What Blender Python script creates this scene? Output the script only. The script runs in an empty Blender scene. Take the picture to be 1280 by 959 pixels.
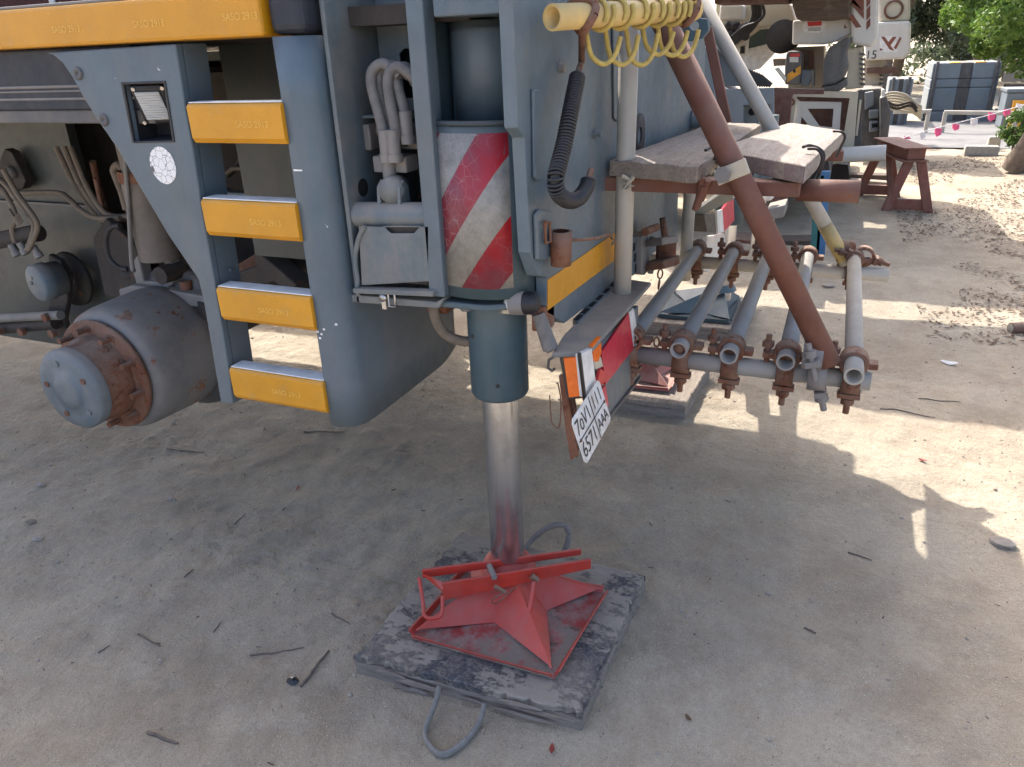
import bpy, bmesh, math, random
import numpy as np
from mathutils import Vector, Matrix, noise
random.seed(7); rng = np.random.default_rng(7)
S = bpy.context.scene
COL = S.collection

# ------------------------------------------------------------------ camera
F = 930.0; PPX, PPY = 640.0, 479.5; HC = 1.6            # photo pixels (1280x959), lens height in metres
_n = np.array([719-PPX, 2550-PPY, F]); _n /= np.linalg.norm(_n)
_dx = 1068-PPX; _dy = -(_n[0]*_dx+_n[2]*F)/_n[1]
_x = np.array([_dx, _dy, F]); _x /= np.linalg.norm(_x)
R = np.array([_x, np.cross(-_n, _x), -_n])               # rows: world X (across the rear), Y (to the crane's front), Z up
CAM = np.array([0, 0, HC])
def _ray(px, py): return R @ np.array([px-PPX, py-PPY, F])
def PX(px, py, X): d = _ray(px, py); return Vector(CAM + d*X/d[0])
def PY(px, py, Y): d = _ray(px, py); return Vector(CAM + d*Y/d[1])
def PZ(px, py, Z=0.0): d = _ray(px, py); return Vector(CAM + d*(Z-HC)/d[2])
cd = bpy.data.cameras.new('camera'); cam = bpy.data.objects.new('camera', cd); COL.objects.link(cam)
cd.sensor_width = 36; cd.lens = F/1280*36; cd.clip_start = 0.05; cd.clip_end = 3000
m = Matrix.Identity(4)
for i in range(3):
    m[i][0] = R[i, 0]; m[i][1] = -R[i, 1]; m[i][2] = -R[i, 2]; m[i][3] = CAM[i]
cam.matrix_world = m
S.camera = cam
# ------------------------------------------------------------------ sky, sun, exposure
SHV = Vector((-.72, -.58, -1.0))                          # the way the sunlight travels
w = bpy.data.worlds.new('World'); S.world = w; w.use_nodes = True
nt = w.node_tree; nt.nodes.clear()
sky = nt.nodes.new('ShaderNodeTexSky'); sky.sky_type = 'NISHITA'; sky.sun_disc = False
sky.sun_elevation = math.atan2(1, math.hypot(SHV.x, SHV.y)); sky.sun_rotation = math.atan2(-SHV.x, -SHV.y)
sky.air_density = 0.6; sky.dust_density = 3.8; sky.ozone_density = 0.0
bg = nt.nodes.new('ShaderNodeBackground'); bg.inputs["Strength"].default_value = 0.15
wo = nt.nodes.new('ShaderNodeOutputWorld')
nt.links.new(sky.outputs[0], bg.inputs[0]); nt.links.new(bg.outputs[0], wo.inputs[0])
sl = bpy.data.lights.new('sun', 'SUN'); sl.energy = 2.1; sl.angle = math.radians(.53); sl.color = (1, .955, .895)
so = bpy.data.objects.new('sun', sl); COL.objects.link(so); so.location = (3, 7, 12)
so.rotation_euler = SHV.to_track_quat('-Z', 'Y').to_euler()
S.view_settings.view_transform = 'Standard'; S.view_settings.look = 'None'
S.view_settings.exposure = 2.1; S.view_settings.gamma = 1.0
S.render.engine = 'CYCLES'

# ------------------------------------------------------------------ materials
MATS = {}
class NB:
    """small node builder"""
    def __init__(s, name):
        s.m = bpy.data.materials.new(name); s.m.use_nodes = True; s.t = s.m.node_tree; s.t.nodes.clear()
        s.out = s.t.nodes.new('ShaderNodeOutputMaterial'); s.b = s.t.nodes.new('ShaderNodeBsdfPrincipled')
        s.t.links.new(s.b.outputs[0], s.out.inputs[0])
        g = s.t.nodes.new('ShaderNodeNewGeometry'); s.pos = g.outputs['Position']; s.nor = g.outputs['Normal']
        MATS[name] = s.m
    def L(s, a, b): s.t.links.new(a, b)
    def inp(s, node, k, v):
        i = node.inputs[k]
        if hasattr(v, 'is_linked') or isinstance(v, bpy.types.NodeSocket): s.L(v, i)
        else: i.default_value = v
    def scale(s, v, vec=None):
        n = s.t.nodes.new('ShaderNodeVectorMath'); n.operation = 'MULTIPLY'
        s.inp(n, 0, vec or s.pos); n.inputs[1].default_value = v; return n.outputs[0]
    def noise(s, sc, det=4, rough=.55, vec=None, dist=0, col=False):
        n = s.t.nodes.new('ShaderNodeTexNoise'); s.inp(n, 'Vector', vec or s.pos)
        n.inputs['Scale'].default_value = sc; n.inputs['Detail'].default_value = det
        n.inputs['Roughness'].default_value = rough; n.inputs['Distortion'].default_value = dist
        return n.outputs['Color' if col else 'Fac']
    def voro(s, sc, feat='F1', vec=None, out='Distance'):
        n = s.t.nodes.new('ShaderNodeTexVoronoi'); n.feature = feat; s.inp(n, 'Vector', vec or s.pos)
        n.inputs['Scale'].default_value = sc; return n.outputs[out]
    def ramp(s, v, a, b, c0=0.0, c1=1.0):
        n = s.t.nodes.new('ShaderNodeMapRange'); s.inp(n, 0, v)
        n.inputs[1].default_value = a; n.inputs[2].default_value = b; n.inputs[3].default_value = c0; n.inputs[4].default_value = c1
        return n.outputs[0]
    def math(s, op, a, b=0.0):
        n = s.t.nodes.new('ShaderNodeMath'); n.operation = op; s.inp(n, 0, a); s.inp(n, 1, b); return n.outputs[0]
    def mix(s, f, a, b, mode='MIX'):
        n = s.t.nodes.new('ShaderNodeMix'); n.data_type = 'RGBA'; n.blend_type = mode
        s.inp(n, 0, f)
        for k, v in ((6, a), (7, b)):
            if isinstance(v, tuple) and len(v) == 3: v = (*v, 1)
            s.inp(n, k, v)
        return n.outputs[2]
    def sep(s, v, k):
        n = s.t.nodes.new('ShaderNodeSeparateXYZ'); s.inp(n, 0, v); return n.outputs[k]
    def bump(s, h, st=.3, d=.01, nrm=None):
        n = s.t.nodes.new('ShaderNodeBump'); s.inp(n, 'Height', h); n.inputs['Strength'].default_value = st
        n.inputs['Distance'].default_value = d
        if nrm is not None: s.L(nrm, n.inputs['Normal'])
        return n.outputs[0]
    def fin(s, col, rough=.5, metal=0.0, nrm=None, spec=.5):
        if isinstance(col, tuple) and len(col) == 3: col = (*col, 1)
        s.inp(s.b, 'Base Color', col); s.inp(s.b, 'Roughness', rough); s.inp(s.b, 'Metallic', metal)
        s.b.inputs['Specular IOR Level'].default_value = spec
        if nrm is not None: s.L(nrm, s.b.inputs['Normal'])
        return s.m

DUST = (.34, .28, .215)
RUST = (.16, .062, .026)
def paint(name, col, rough=.42, dust=.35, rust=.10, var=.25, metal=0.0, streak=.25, rustcol=RUST, dcol=DUST, chips=None, bumpst=.15, rsc=26):
    b = NB(name)
    dark = tuple(c*(1-var) for c in col); light = tuple(min(1, c*(1+var*.6)) for c in col)
    c = b.mix(b.ramp(b.noise(5, 6, .65), .3, .7), dark, light)
    sv = b.noise(14, 5, .6, b.scale((1, 1, .12)))
    c = b.mix(b.math('MULTIPLY', b.ramp(sv, .45, .75), streak), c, tuple(x*.55+.03 for x in dcol))
    # dust: a thin film everywhere in blotches, thicker on upward faces
    up = b.ramp(b.sep(b.nor, 2), .25, .95)
    film = b.math('MULTIPLY', b.ramp(b.noise(9, 7, .7), .38, .72), dust)
    lay = b.math('MULTIPLY', up, b.ramp(b.noise(22, 5, .6), .25, .6, .35, .95))
    film = b.math('ADD', film, b.math('MULTIPLY', b.ramp(b.math('ADD', b.sep(b.pos, 2), b.ramp(b.noise(6, 6, .7), .3, .7, -.22, .22)), .62, 1.15, 1, 0), dust*1.3 if name.startswith('blue_') and name != 'blue_tube' else 0.0))
    d = b.math('MINIMUM', b.math('ADD', film, b.math('MULTIPLY', lay, min(1, dust*1.9))), 1.0)
    c = b.mix(d, c, dcol)
    rn = b.noise(rsc, 9, .72)
    th = .74-rust*.5
    r = b.math('MULTIPLY', b.ramp(rn, th, th+.035), b.ramp(b.noise(2.3, 3), .42, .6, .15 if rust < .3 else .6, 1.0))
    rc = b.mix(b.ramp(b.noise(60, 4), .3, .7), tuple(x*.5 for x in rustcol), tuple(x*1.7 for x in rustcol))
    c = b.mix(r, c, rc)
    if chips:
        ch = b.ramp(b.noise(34, 6, .6, b.scale((1, 1, 1))), .722, .737)
        c = b.mix(ch, c, chips)
    h = b.math('ADD', b.math('MULTIPLY', b.noise(90, 5, .6), .3), b.math('MULTIPLY', r, -.5))
    rg = b.math('ADD', b.math('MULTIPLY', b.math('MAXIMUM', d, r), .45), b.ramp(b.noise(30, 4), .3, .7, rough-.06, rough+.08))
    return b.fin(c, b.math('MINIMUM', rg, .95), metal, b.bump(h, bumpst, .004))
def plain(name, col, rough=.5, metal=0.0, var=.2, sc=20, bs=.1, spec=.5):
    b = NB(name)
    c = b.mix(b.ramp(b.noise(sc, 6, .65), .3, .7), tuple(x*(1-var) for x in col), tuple(min(1, x*(1+var)) for x in col))
    return b.fin(c, b.ramp(b.noise(sc*1.7, 4), .3, .7, max(.02, rough-.08), min(1, rough+.08)), metal, b.bump(b.noise(sc*5, 4), bs, .003), spec)

paint('blue_paint', (.078, .116, .142), dust=.10, rust=.07, var=.2, chips=(.5, .52, .53), streak=.28, dcol=(.25, .215, .18))
paint('blue_dusty', (.080, .118, .138), dust=.34, rust=.10, var=.22, streak=.4)
paint('blue_rear', (.082, .122, .148), dust=.12, rust=.06, var=.25, streak=.35, dcol=(.27, .23, .19))
paint('blue_tube', (.048, .092, .112), dust=.10, rust=.05, var=.22, rough=.38, streak=.2)
paint('dark_blue_paint', (.011, .016, .025), dust=.03, rust=.0, rough=.6, streak=.06)
paint('frame_paint', (.042, .054, .052), dust=.07, rust=.08, streak=.18, dcol=(.16, .125, .095))
paint('grime_metal', (.026, .021, .018), dust=.16, rust=.25, streak=.2, rough=.7, dcol=(.15, .115, .085))
paint('dusty_steel', (.17, .165, .16), dust=.35, rust=.15, rough=.55)
paint('dusty_strut', (.13, .11, .09), dust=.3, rust=.12, rough=.6)
paint('drum_paint', (.15, .155, .16), dust=.30, rust=.30, rough=.55, rustcol=(.20, .075, .03), rsc=8)
paint('hub_blue', (.085, .125, .150), dust=.3, rust=.2, rough=.5)
paint('rust', (.16, .062, .032), dust=.22, rust=.4, rough=.8, var=.35, rustcol=(.13, .045, .02), bumpst=.4)
paint('rust_pipe', (.150, .055, .034), dust=.12, rust=.25, rough=.72, var=.25, streak=.1)
paint('galv_pipe', (.42, .385, .32), dust=.25, rust=.08, rough=.5, var=.15)
paint('galv_old', (.27, .265, .25), dust=.22, rust=.08, rough=.45, var=.2)
paint('yellow_pipe', (.60, .42, .14), dust=.25, rust=.16, rough=.5, var=.15)
paint('red_paint', (.45, .028, .015), dust=.13, rust=.18, rough=.42, var=.3, dcol=(.28, .19, .15))
paint('red_dusty', (.36, .045, .035), dust=.44, rust=.10, rough=.55, dcol=(.36, .27, .22))
paint('trestle_paint', (.20, .052, .026), dust=.18, rust=.2, rough=.55, var=.3, rustcol=(.1, .03, .015))
paint('white_paint', (.60, .575, .52), dust=.07, rust=.05, rough=.45, var=.05, streak=.12)
paint('cream_paint', (.50, .44, .33), dust=.08, rust=.06, rough=.5, var=.06, streak=.15)
paint('grey_paint', (.13, .16, .178), dust=.12, rust=.06, rough=.5, var=.12)
paint('dark_grey', (.042, .044, .048), dust=.22, rust=.04, rough=.5)
paint('charcoal', (.07, .072, .075), dust=.2, rust=.0, rough=.55)
paint('brown_red', (.10, .035, .024), dust=.25, rust=.2, rough=.7)
plain('black_plastic', (.018, .018, .02), .5)
plain('hose_rubber', (.15, .14, .13), .75, bs=.3, sc=40)
plain('black_rubber', (.03, .028, .027), .7)
plain('dusty_rubber', (.17, .135, .10), .85, bs=.3, sc=40)
plain('bare_steel', (.42, .41, .40), .35, .9)
plain('white_plastic', (.7, .69, .66), .4)
plain('rope_yellow', (.44, .33, .09), .75, bs=.5, sc=60)
plain('rope_pale', (.40, .36, .28), .9, bs=.5, sc=60)
plain('rope_grey', (.20, .185, .165), .95, bs=.6, sc=70)
plain('wire_dark', (.035, .028, .025), .6, .4)
plain('orange_lens', (.85, .16, .012), .25, var=.08)
plain('pink_flag', (.75, .09, .22), .7)
plain('tape_white', (.7, .65, .63), .7)
plain('paper', (.62, .60, .56), .9, sc=60)
plain('concrete', (.36, .33, .29), .95, sc=25, bs=.4)
plain('red_leaf', (.22, .035, .02), .6)
plain('dry_leaf', (.10, .056, .03), .8, var=.5)
plain('twig', (.13, .10, .078), .9, var=.4, sc=60)
plain('stone', (.31, .265, .215), .95, sc=30, bs=.4)
plain('black_scrap', (.012, .013, .02), .3)
plain('bark', (.16, .12, .085), .95, sc=14, bs=.8, var=.4)
plain('sticker_red', (.55, .04, .035), .5)
plain('ink', (.012, .012, .014), .5)
plain('void', (.004, .004, .004), .9)
plain('blue_pole', (.045, .14, .27), .5)
plain('teal_pole', (.03, .14, .13), .5)
plain('amber_stripe', (.72, .32, .02), .5)
plain('lamp_dark', (.03, .028, .026), .4)
b = NB('chrome')
sv = b.noise(60, 5, .6, b.scale((1, 1, .05)))
b.fin(b.mix(b.ramp(b.noise(12, 6, .7), .5, .85), (.60, .60, .60), (.36, .34, .32)), .26, .95)
b = NB('clear_lens')
cv = b.t.nodes.new('ShaderNodeTexWave'); cv.wave_type = 'BANDS'; cv.bands_direction = 'Z'; b.L(b.pos, cv.inputs[0]); cv.inputs['Scale'].default_value = 55
b.fin(b.mix(b.noise(30, 3), (.36, .36, .33), (.55, .55, .52)), .2, 0, b.bump(cv.outputs['Fac'], .6, .003))
def tape(name, col):
    b = NB(name)
    v = b.voro(150, 'DISTANCE_TO_EDGE')
    c = b.mix(b.ramp(b.noise(7, 5, .65), .3, .72), tuple(x*.86 for x in col), tuple(min(1, x*1.08) for x in col))
    c = b.mix(b.math('MULTIPLY', b.ramp(v, .0, .12, 1, 0), .18), c, tuple(min(1, x*1.3+.03) for x in col))
    c = b.mix(b.math('MULTIPLY', b.ramp(b.noise(18, 8, .7), .56, .70), .30), c, (.36, .27, .15))
    c = b.mix(b.ramp(b.noise(38, 7, .7), .705, .725), c, (.5, .44, .34))
    c = b.mix(b.math('MULTIPLY', b.ramp(b.noise(16, 8, .75, b.scale((1, .25, 1.6))), .62, .68), .5), c, (.22, .15, .07))
    b.fin(c, b.ramp(b.noise(25, 5), .3, .7, .3, .5), 0, b.bump(b.noise(120, 3), .06, .002))
tape('yellow_tape', (.56, .25, .006)); tape('red_tape', (.52, .02, .045))
b = NB('tape_print'); b.fin((.74, .44, .08), .4)
# --- worn red and white warning sticker on the curved jack shield (diagonal bands, cracked)
b = NB('warning_sticker')
yy = b.sep(b.pos, 1); zz = b.sep(b.pos, 2)
dg = b.math('ADD', b.math('MULTIPLY', yy, 1.42), zz)
fr = b.math('FRACT', b.math('ADD', b.math('MULTIPLY', dg, 1/.262), .615))
isred = b.math('GREATER_THAN', fr, .5)
red = b.mix(b.ramp(b.noise(18, 6, .7), .35, .7), (.20, .014, .024), (.17, .055, .07))
red = b.mix(b.ramp(b.noise(2.6, 3, .5, b.scale((.4, 1.6, 1))), .5, .62), red, (.34, .008, .014))
wht = b.mix(b.ramp(b.noise(22, 8, .75), .3, .7), (.15, .14, .118), (.31, .295, .26))
c = b.mix(isred, wht, red)
crk = b.voro(52, 'DISTANCE_TO_EDGE', b.scale((1, 1, .8)))
c = b.mix(b.math('MULTIPLY', b.ramp(crk, .0, .035, 1, 0), b.ramp(b.noise(7, 3), .42, .58, 0, .65)), c, (.42, .33, .30))
c = b.mix(b.ramp(b.noise(11, 9, .75, b.scale((1, 1.5, .35))), .60, .64), c, (.085, .12, .135))
c = b.mix(b.ramp(b.noise(30, 6, .7), .70, .73), c, (.12, .07, .045))
b.fin(c, b.ramp(b.noise(30, 5), .3, .7, .35, .6), 0, b.bump(b.math('MINIMUM', crk, .05), .2, .01))
b = NB('cracked_white')
crk = b.voro(58, 'DISTANCE_TO_EDGE')
b.fin(b.mix(b.ramp(crk, .012, .03, 1, 0), (.74, .73, .71), (.10, .10, .10)), .5)
# --- weathered timber; grain along the given axis
def wood(name, a, c2, axis, edge=(.1, .07, .05), tint=None):
    b = NB(name)
    sc = [9, 9, 9]; sc[axis] = .9
    g = b.noise(6, 8, .7, b.scale(tuple(sc)), .6)
    gf = b.noise(22, 6, .7, b.scale(tuple(sc)))
    c = b.mix(b.ramp(g, .3, .7), a, c2)
    c = b.mix(b.ramp(gf, .52, .70, 0, .75), c, edge)
    c = b.mix(b.ramp(b.noise(5, 6, .7), .56, .76, 0, .45), c, DUST)
    c = b.mix(b.ramp(b.noise(9, 9, .8, b.scale(tuple(sc)), 1.2), .60, .64, 0, .8), c, tuple(x*.5 for x in edge))
    if tint:
        f = b.math('MULTIPLY', b.ramp(b.sep(b.nor, 0), -.95, -.6, 1, 0), b.ramp(b.noise(9, 5), .30, .52, .55, .95))
        c = b.mix(f, c, tint)
    h = b.math('ADD', b.math('MULTIPLY', g, .6), b.math('MULTIPLY', gf, .6))
    b.fin(c, .9, 0, b.bump(h, .7, .006))
wood('plank_wood', (.19, .148, .112), (.31, .262, .212), 0)
wood('plank_purple', (.22, .178, .142), (.34, .295, .25), 0, tint=(.20, .085, .15))
wood('mat_wood', (.13, .105, .085), (.30, .26, .22), 1)
wood('dark_wood', (.06, .042, .03), (.14, .10, .075), 1)
# --- crane mat face: blue-black paint peeling off pale wood, with sand lying on it
b = NB('peeling_paint')
pe = b.noise(15, 12, .8, b.scale((1.5, .8, 1)), .15)
zs = b.noise(3.2, 4, .6)
f = b.ramp(b.math('ADD', pe, b.math('MULTIPLY', zs, .6)), .73, .78)
blue = b.mix(b.ramp(b.noise(30, 5), .3, .7), (.030, .031, .040), (.070, .070, .080))
wd = b.mix(b.noise(26, 8, .7, b.scale((3, .35, 1))), (.15, .125, .10), (.36, .32, .27))
c = b.mix(f, blue, wd)
c = b.mix(b.ramp(b.noise(5, 8, .72), .44, .58, 0, .9), c, (.26, .222, .178))
c = b.mix(b.ramp(b.noise(120, 5, .7), .5, .64, 0, .45), c, (.30, .26, .21))
b.fin(c, .8, 0, b.bump(b.math('ADD', b.math('MULTIPLY', f, -1.0), b.noise(60, 7, .7)), .7, .006))
# --- float base: faded red under caked dust and dark dirt
b = NB('float_base')
c = b.mix(b.ramp(b.noise(14, 6, .7), .4, .62), (.30, .035, .03), (.27, .20, .17))
c = b.mix(b.ramp(b.noise(6, 8, .75), .47, .58), c, (.20, .165, .135))
c = b.mix(b.ramp(b.noise(30, 8, .75), .56, .66), c, (.075, .06, .05))
b.fin(c, .85, 0, b.bump(b.noise(50, 7, .7), .8, .008))
# --- ground
b = NB('sand')
n1 = b.noise(1.1, 7, .62); n2 = b.noise(9, 8, .7); n3 = b.noise(60, 6, .7); nf = b.noise(330, 4, .7)
c = b.mix(b.ramp(n1, .36, .62), (.33, .268, 0.191), (.46, .395, 0.296))
c = b.mix(b.ramp(n2, .38, .68, 0, .6), c, (.47, .405, 0.307))
c = b.mix(b.ramp(b.noise(3.1, 9, .75), .47, .66, 0, .75), c, (.27, .215, 0.153))
c = b.mix(b.ramp(b.noise(2.2, 9, .78, b.scale((1, .5, 1))), .55, .67, 0, .7), c, (.50, .44, 0.339))
c = b.mix(b.ramp(n3, .38, .66, .0, .4), c, (.30, .245, 0.177))
c = b.mix(b.ramp(nf, .53, .64, .0, .6), c, (.20, .16, 0.116))
c = b.mix(b.ramp(nf, .44, .32, .0, .6), c, (.58, .52, 0.409))
vg = b.voro(85); c = b.mix(b.math('MULTIPLY', b.ramp(vg, .12, .22, 1, 0), b.ramp(b.noise(5, 5), .42, .6)), c, (.54, .485, 0.381))
vd = b.voro(43); c = b.mix(b.math('MULTIPLY', b.ramp(vd, .06, .11, 1, 0), b.ramp(b.noise(4, 4), .42, .62)), c, (.14, .11, 0.079))
h = b.math('ADD', b.math('MULTIPLY', n3, .35), b.math('ADD', b.math('MULTIPLY', n2, 1.2), b.math('MULTIPLY', b.ramp(vg, .05, .25, 1, 0), .14)))
h = b.math('ADD', h, b.math('MULTIPLY', nf, .12))
b.fin(c, .95, 0, b.bump(h, .9, .026), .2)
b = NB('road')
c = b.mix(b.ramp(b.noise(2, 7, .7), .3, .7), (.115, .115, .115), (.185, .18, .17))
b.fin(c, .9, 0, b.bump(b.noise(60, 4), .3, .01), .3)
def leafm(name, a, c2):
    b = NB(name)
    oi = b.t.nodes.new('ShaderNodeNewGeometry')
    c = b.mix(oi.outputs['Random Per Island'], a, c2)
    c = b.mix(b.ramp(b.noise(1.1, 3), .35, .65, 0, .4), c, tuple(x*.6 for x in a))
    tr = b.t.nodes.new('ShaderNodeBsdfTranslucent'); b.L(c, tr.inputs[0])
    ad = b.t.nodes.new('ShaderNodeMixShader'); ad.inputs[0].default_value = .35
    b.fin(c, .55)
    b.L(b.b.outputs[0], ad.inputs[1]); b.L(tr.outputs[0], ad.inputs[2]); b.L(ad.outputs[0], b.out.inputs[0])
leafm('leaf_bright', (.07, .15, .022), (.21, .31, .055)); leafm('leaf_grey', (.045, .07, .032), (.12, .15, .085)); leafm('leaf_shrub', (.05, .11, .018), (.14, .22, .05))
b = NB('plate_white')
c = b.mix(b.ramp(b.noise(24, 7, .7), .45, .68, 0, .7), (.62, .61, .58), (.34, .29, .23))
b.fin(c, .45, 0, b.bump(b.noise(30, 4), .2, .004))
b = NB('glass_dark'); b.fin((.10, .14, .14), .08)
b = NB('net_mesh'); b.fin(b.mix(b.ramp(b.voro(160), .2, .3), (.010, .006, .005), (.075, .022, .014)), .9)
def M(n): return MATS[n]

# ------------------------------------------------------------------ mesh helpers
class G:
    def __init__(s): s.v = []; s.f = []; s.sm = []
    def add(s, v, f, sm=False):
        o = len(s.v); s.v += [tuple(p) for p in v]; s.f += [tuple(i+o for i in q) for q in f]; s.sm += [sm]*len(f); return s
    def box(s, lo, hi):
        x0, x1 = sorted((lo[0], hi[0])); y0, y1 = sorted((lo[1], hi[1])); z0, z1 = sorted((lo[2], hi[2]))
        v = [(x0,y0,z0),(x1,y0,z0),(x1,y1,z0),(x0,y1,z0),(x0,y0,z1),(x1,y0,z1),(x1,y1,z1),(x0,y1,z1)]
        return s.add(v, [(0,3,2,1),(4,5,6,7),(0,1,5,4),(1,2,6,5),(2,3,7,6),(3,0,4,7)])
    def beam(s, a, b, w, h, up=(0, 0, 1)):
        """rectangular bar from a to b, w wide (sideways), h high (along up)"""
        a = Vector(a); b = Vector(b); d = (b-a).normalized(); u = Vector(up); sd = d.cross(u)
        if sd.length < 1e-4: sd = d.cross(Vector((1, 0, 0)))
        sd.normalize(); u = sd.cross(d).normalized(); v = []
        for p in (a, b):
            for i, j in ((-1,-1),(1,-1),(1,1),(-1,1)): v.append(p+sd*(i*w/2)+u*(j*h/2))
        return s.add(v, [(0,3,2,1),(4,5,6,7),(0,1,5,4),(1,2,6,5),(2,3,7,6),(3,0,4,7)])
    def prism(s, pts, vec):
        """planar outline swept along vec"""
        pts = [Vector(p) for p in pts]; vec = Vector(vec); n = len(pts)
        nn = Vector((0, 0, 0))
        for i in range(n): nn += pts[i].cross(pts[(i+1) % n])
        if nn.dot(vec) > 0: pts = pts[::-1]
        v = pts+[p+vec for p in pts]
        f = [tuple(range(n)), tuple(range(2*n-1, n-1, -1))]+[((i+1) % n, i, i+n, (i+1) % n+n) for i in range(n)]
        return s.add(v, f)
    def tube(s, pts, r, n=12, hollow=0, cap=True):
        """round pipe through the points; hollow = bore radius gives open ends"""
        pts = [Vector(p) for p in pts]; rs = r if isinstance(r, (list, tuple)) else [r]*len(pts)
        def rings(rr):
            v = []; u = None
            for i, p in enumerate(pts):
                d = (pts[min(i+1, len(pts)-1)]-pts[max(i-1, 0)]).normalized()
                if u is None: u = d.orthogonal().normalized()
                else: u = (u-d*u.dot(d)).normalized()
                w_ = d.cross(u)
                for k in range(n):
                    a = 2*math.pi*k/n; v.append(p+(u*math.cos(a)+w_*math.sin(a))*rr[i])
            return v
        v = rings(rs); m_ = len(pts)
        f = [(i*n+k, i*n+(k+1) % n, (i+1)*n+(k+1) % n, (i+1)*n+k) for i in range(m_-1) for k in range(n)]
        s.add(v, f, True)
        if hollow:
            vi = rings([hollow]*m_); o = len(v)
            s.add(vi, [q[::-1] for q in f], True)
            base = len(s.v)-len(vi)-len(v)
            for e in (0, (m_-1)*n):
                for k in range(n):
                    q = (base+e+k, base+o+e+k, base+o+e+(k+1) % n, base+e+(k+1) % n)
                    s.f.append(q if e == 0 else q[::-1]); s.sm.append(False)
        elif cap:
            s.add(v[:n][::-1], [tuple(range(n))]); s.add(v[-n:], [tuple(range(n))])
        return s
    def lathe(s, prof, org, axis, n=32, a0=0, a1=2*math.pi, ref=None):
        """prof: (distance along axis, radius)"""
        org = Vector(org); ax = Vector(axis).normalized(); u = Vector(ref).normalized() if ref else ax.orthogonal().normalized(); w_ = ax.cross(u)
        full = abs(a1-a0-2*math.pi) < 1e-6; nn = n if full else n+1; v = []
        for t, r in prof:
            for k in range(nn):
                a = a0+(a1-a0)*k/n; v.append(org+ax*t+(u*math.cos(a)+w_*math.sin(a))*r)
        f = []
        for i in range(len(prof)-1):
            for k in range(n):
                k2 = (k+1) % nn; f.append((i*nn+k, i*nn+k2, (i+1)*nn+k2, (i+1)*nn+k))
        return s.add(v, f, True)
    def ball(s, c, r, n=14, sq=(1, 1, 1)):
        v = []; f = []; h = n//2
        for i in range(h+1):
            t = math.pi*i/h
            for k in range(n):
                a = 2*math.pi*k/n; v.append((c[0]+r*sq[0]*math.sin(t)*math.cos(a), c[1]+r*sq[1]*math.sin(t)*math.sin(a), c[2]+r*sq[2]*math.cos(t)))
        for i in range(h):
            for k in range(n): f.append((i*n+k, (i+1)*n+k, (i+1)*n+(k+1) % n, i*n+(k+1) % n))
        return s.add(v, f, True)
    def bolt(s, p, d, r=.012, h=.01, shank=0):
        p = Vector(p); d = Vector(d).normalized()
        s.tube([p, p+d*h], r, 6); 
        if shank: s.tube([p+d*h, p+d*(h+shank)], r*.55, 8)
        return s

WL = {}
def obj(name, g, mat, parent=None, bevel=0, flat=False, seg=2):
    v = np.array([tuple(p) for p in g.v], dtype=float); c = (v.min(0)+v.max(0))/2
    me = bpy.data.meshes.new(name); me.from_pydata((v-c).tolist(), [], g.f); 
    me.materials.append(M(mat) if isinstance(mat, str) else mat)
    if not flat: me.polygons.foreach_set('use_smooth', g.sm)
    me.update()
    o = bpy.data.objects.new(name, me); COL.objects.link(o)
    c = Vector(c); o.location = c-WL[parent] if parent else c
    if parent: o.parent = parent
    WL[o] = c
    if bevel:
        bm = o.modifiers.new('bevel', 'BEVEL'); bm.width = bevel; bm.segments = seg; bm.limit_method = 'ANGLE'; bm.angle_limit = math.radians(40)
        bm.harden_normals = False
    return o
def tag(o, label=None, cat=None, group=None, kind=None):
    for k, v in (('label', label), ('category', cat), ('group', group), ('kind', kind)):
        if v: o[k] = v
    return o
def thing(name, loc, label, cat, group=None):
    o = bpy.data.objects.new(name, None); COL.objects.link(o); o.location = loc; o.empty_display_size = .1; WL[o] = Vector(loc)
    return tag(o, label, cat, group)
def text_geo(txt, size, origin, right, up, lift=.0012, align='CENTER', extr=0.0):
    cu = bpy.data.curves.new('t', 'FONT'); cu.body = txt; cu.size = size; cu.align_x = align; cu.align_y = 'CENTER'; cu.extrude = extr
    to = bpy.data.objects.new('t', cu); COL.objects.link(to)
    dg_ = bpy.context.evaluated_depsgraph_get(); me = bpy.data.meshes.new_from_object(to.evaluated_get(dg_))
    r = Vector(right).normalized(); u = Vector(up); u = (u-r*u.dot(r)).normalized(); n = r.cross(u); o = Vector(origin)
    g = G(); g.add([o+r*p.co.x+u*p.co.y+n*(p.co.z+lift) for p in me.vertices], [tuple(q.vertices) for q in me.polygons])
    bpy.data.objects.remove(to); bpy.data.curves.remove(cu); bpy.data.meshes.remove(me)
    return g
def holed_plate(outer, holes, vec):
    """outline with holes, swept along vec (points in one plane)"""
    bm = bmesh.new(); loops = []
    for lp in [outer]+holes:
        vs = [bm.verts.new(p) for p in lp]; loops.append(vs)
        for i in range(len(vs)): bm.edges.new((vs[i], vs[(i+1) % len(vs)]))
    bmesh.ops.triangle_fill(bm, use_beauty=True, use_dissolve=False, edges=bm.edges[:])
    r = bmesh.ops.extrude_face_region(bm, geom=bm.faces[:])
    bmesh.ops.translate(bm, vec=Vector(vec), verts=[e for e in r['geom'] if isinstance(e, bmesh.types.BMVert)])
    bmesh.ops.recalc_face_normals(bm, faces=bm.faces[:]); bm.verts.index_update()
    g = G(); g.add([v.co.copy() for v in bm.verts], [tuple(v.index for v in f.verts) for f in bm.faces]); bm.free()
    return g
def arc(c, r, a0, a1, n, ax=(1, 2)):
    out = []
    for k in range(n+1):
        a = math.radians(a0+(a1-a0)*k/n); p = list(c); p[ax[0]] += r*math.cos(a); p[ax[1]] += r*math.sin(a); out.append(tuple(p))
    return out
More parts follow.
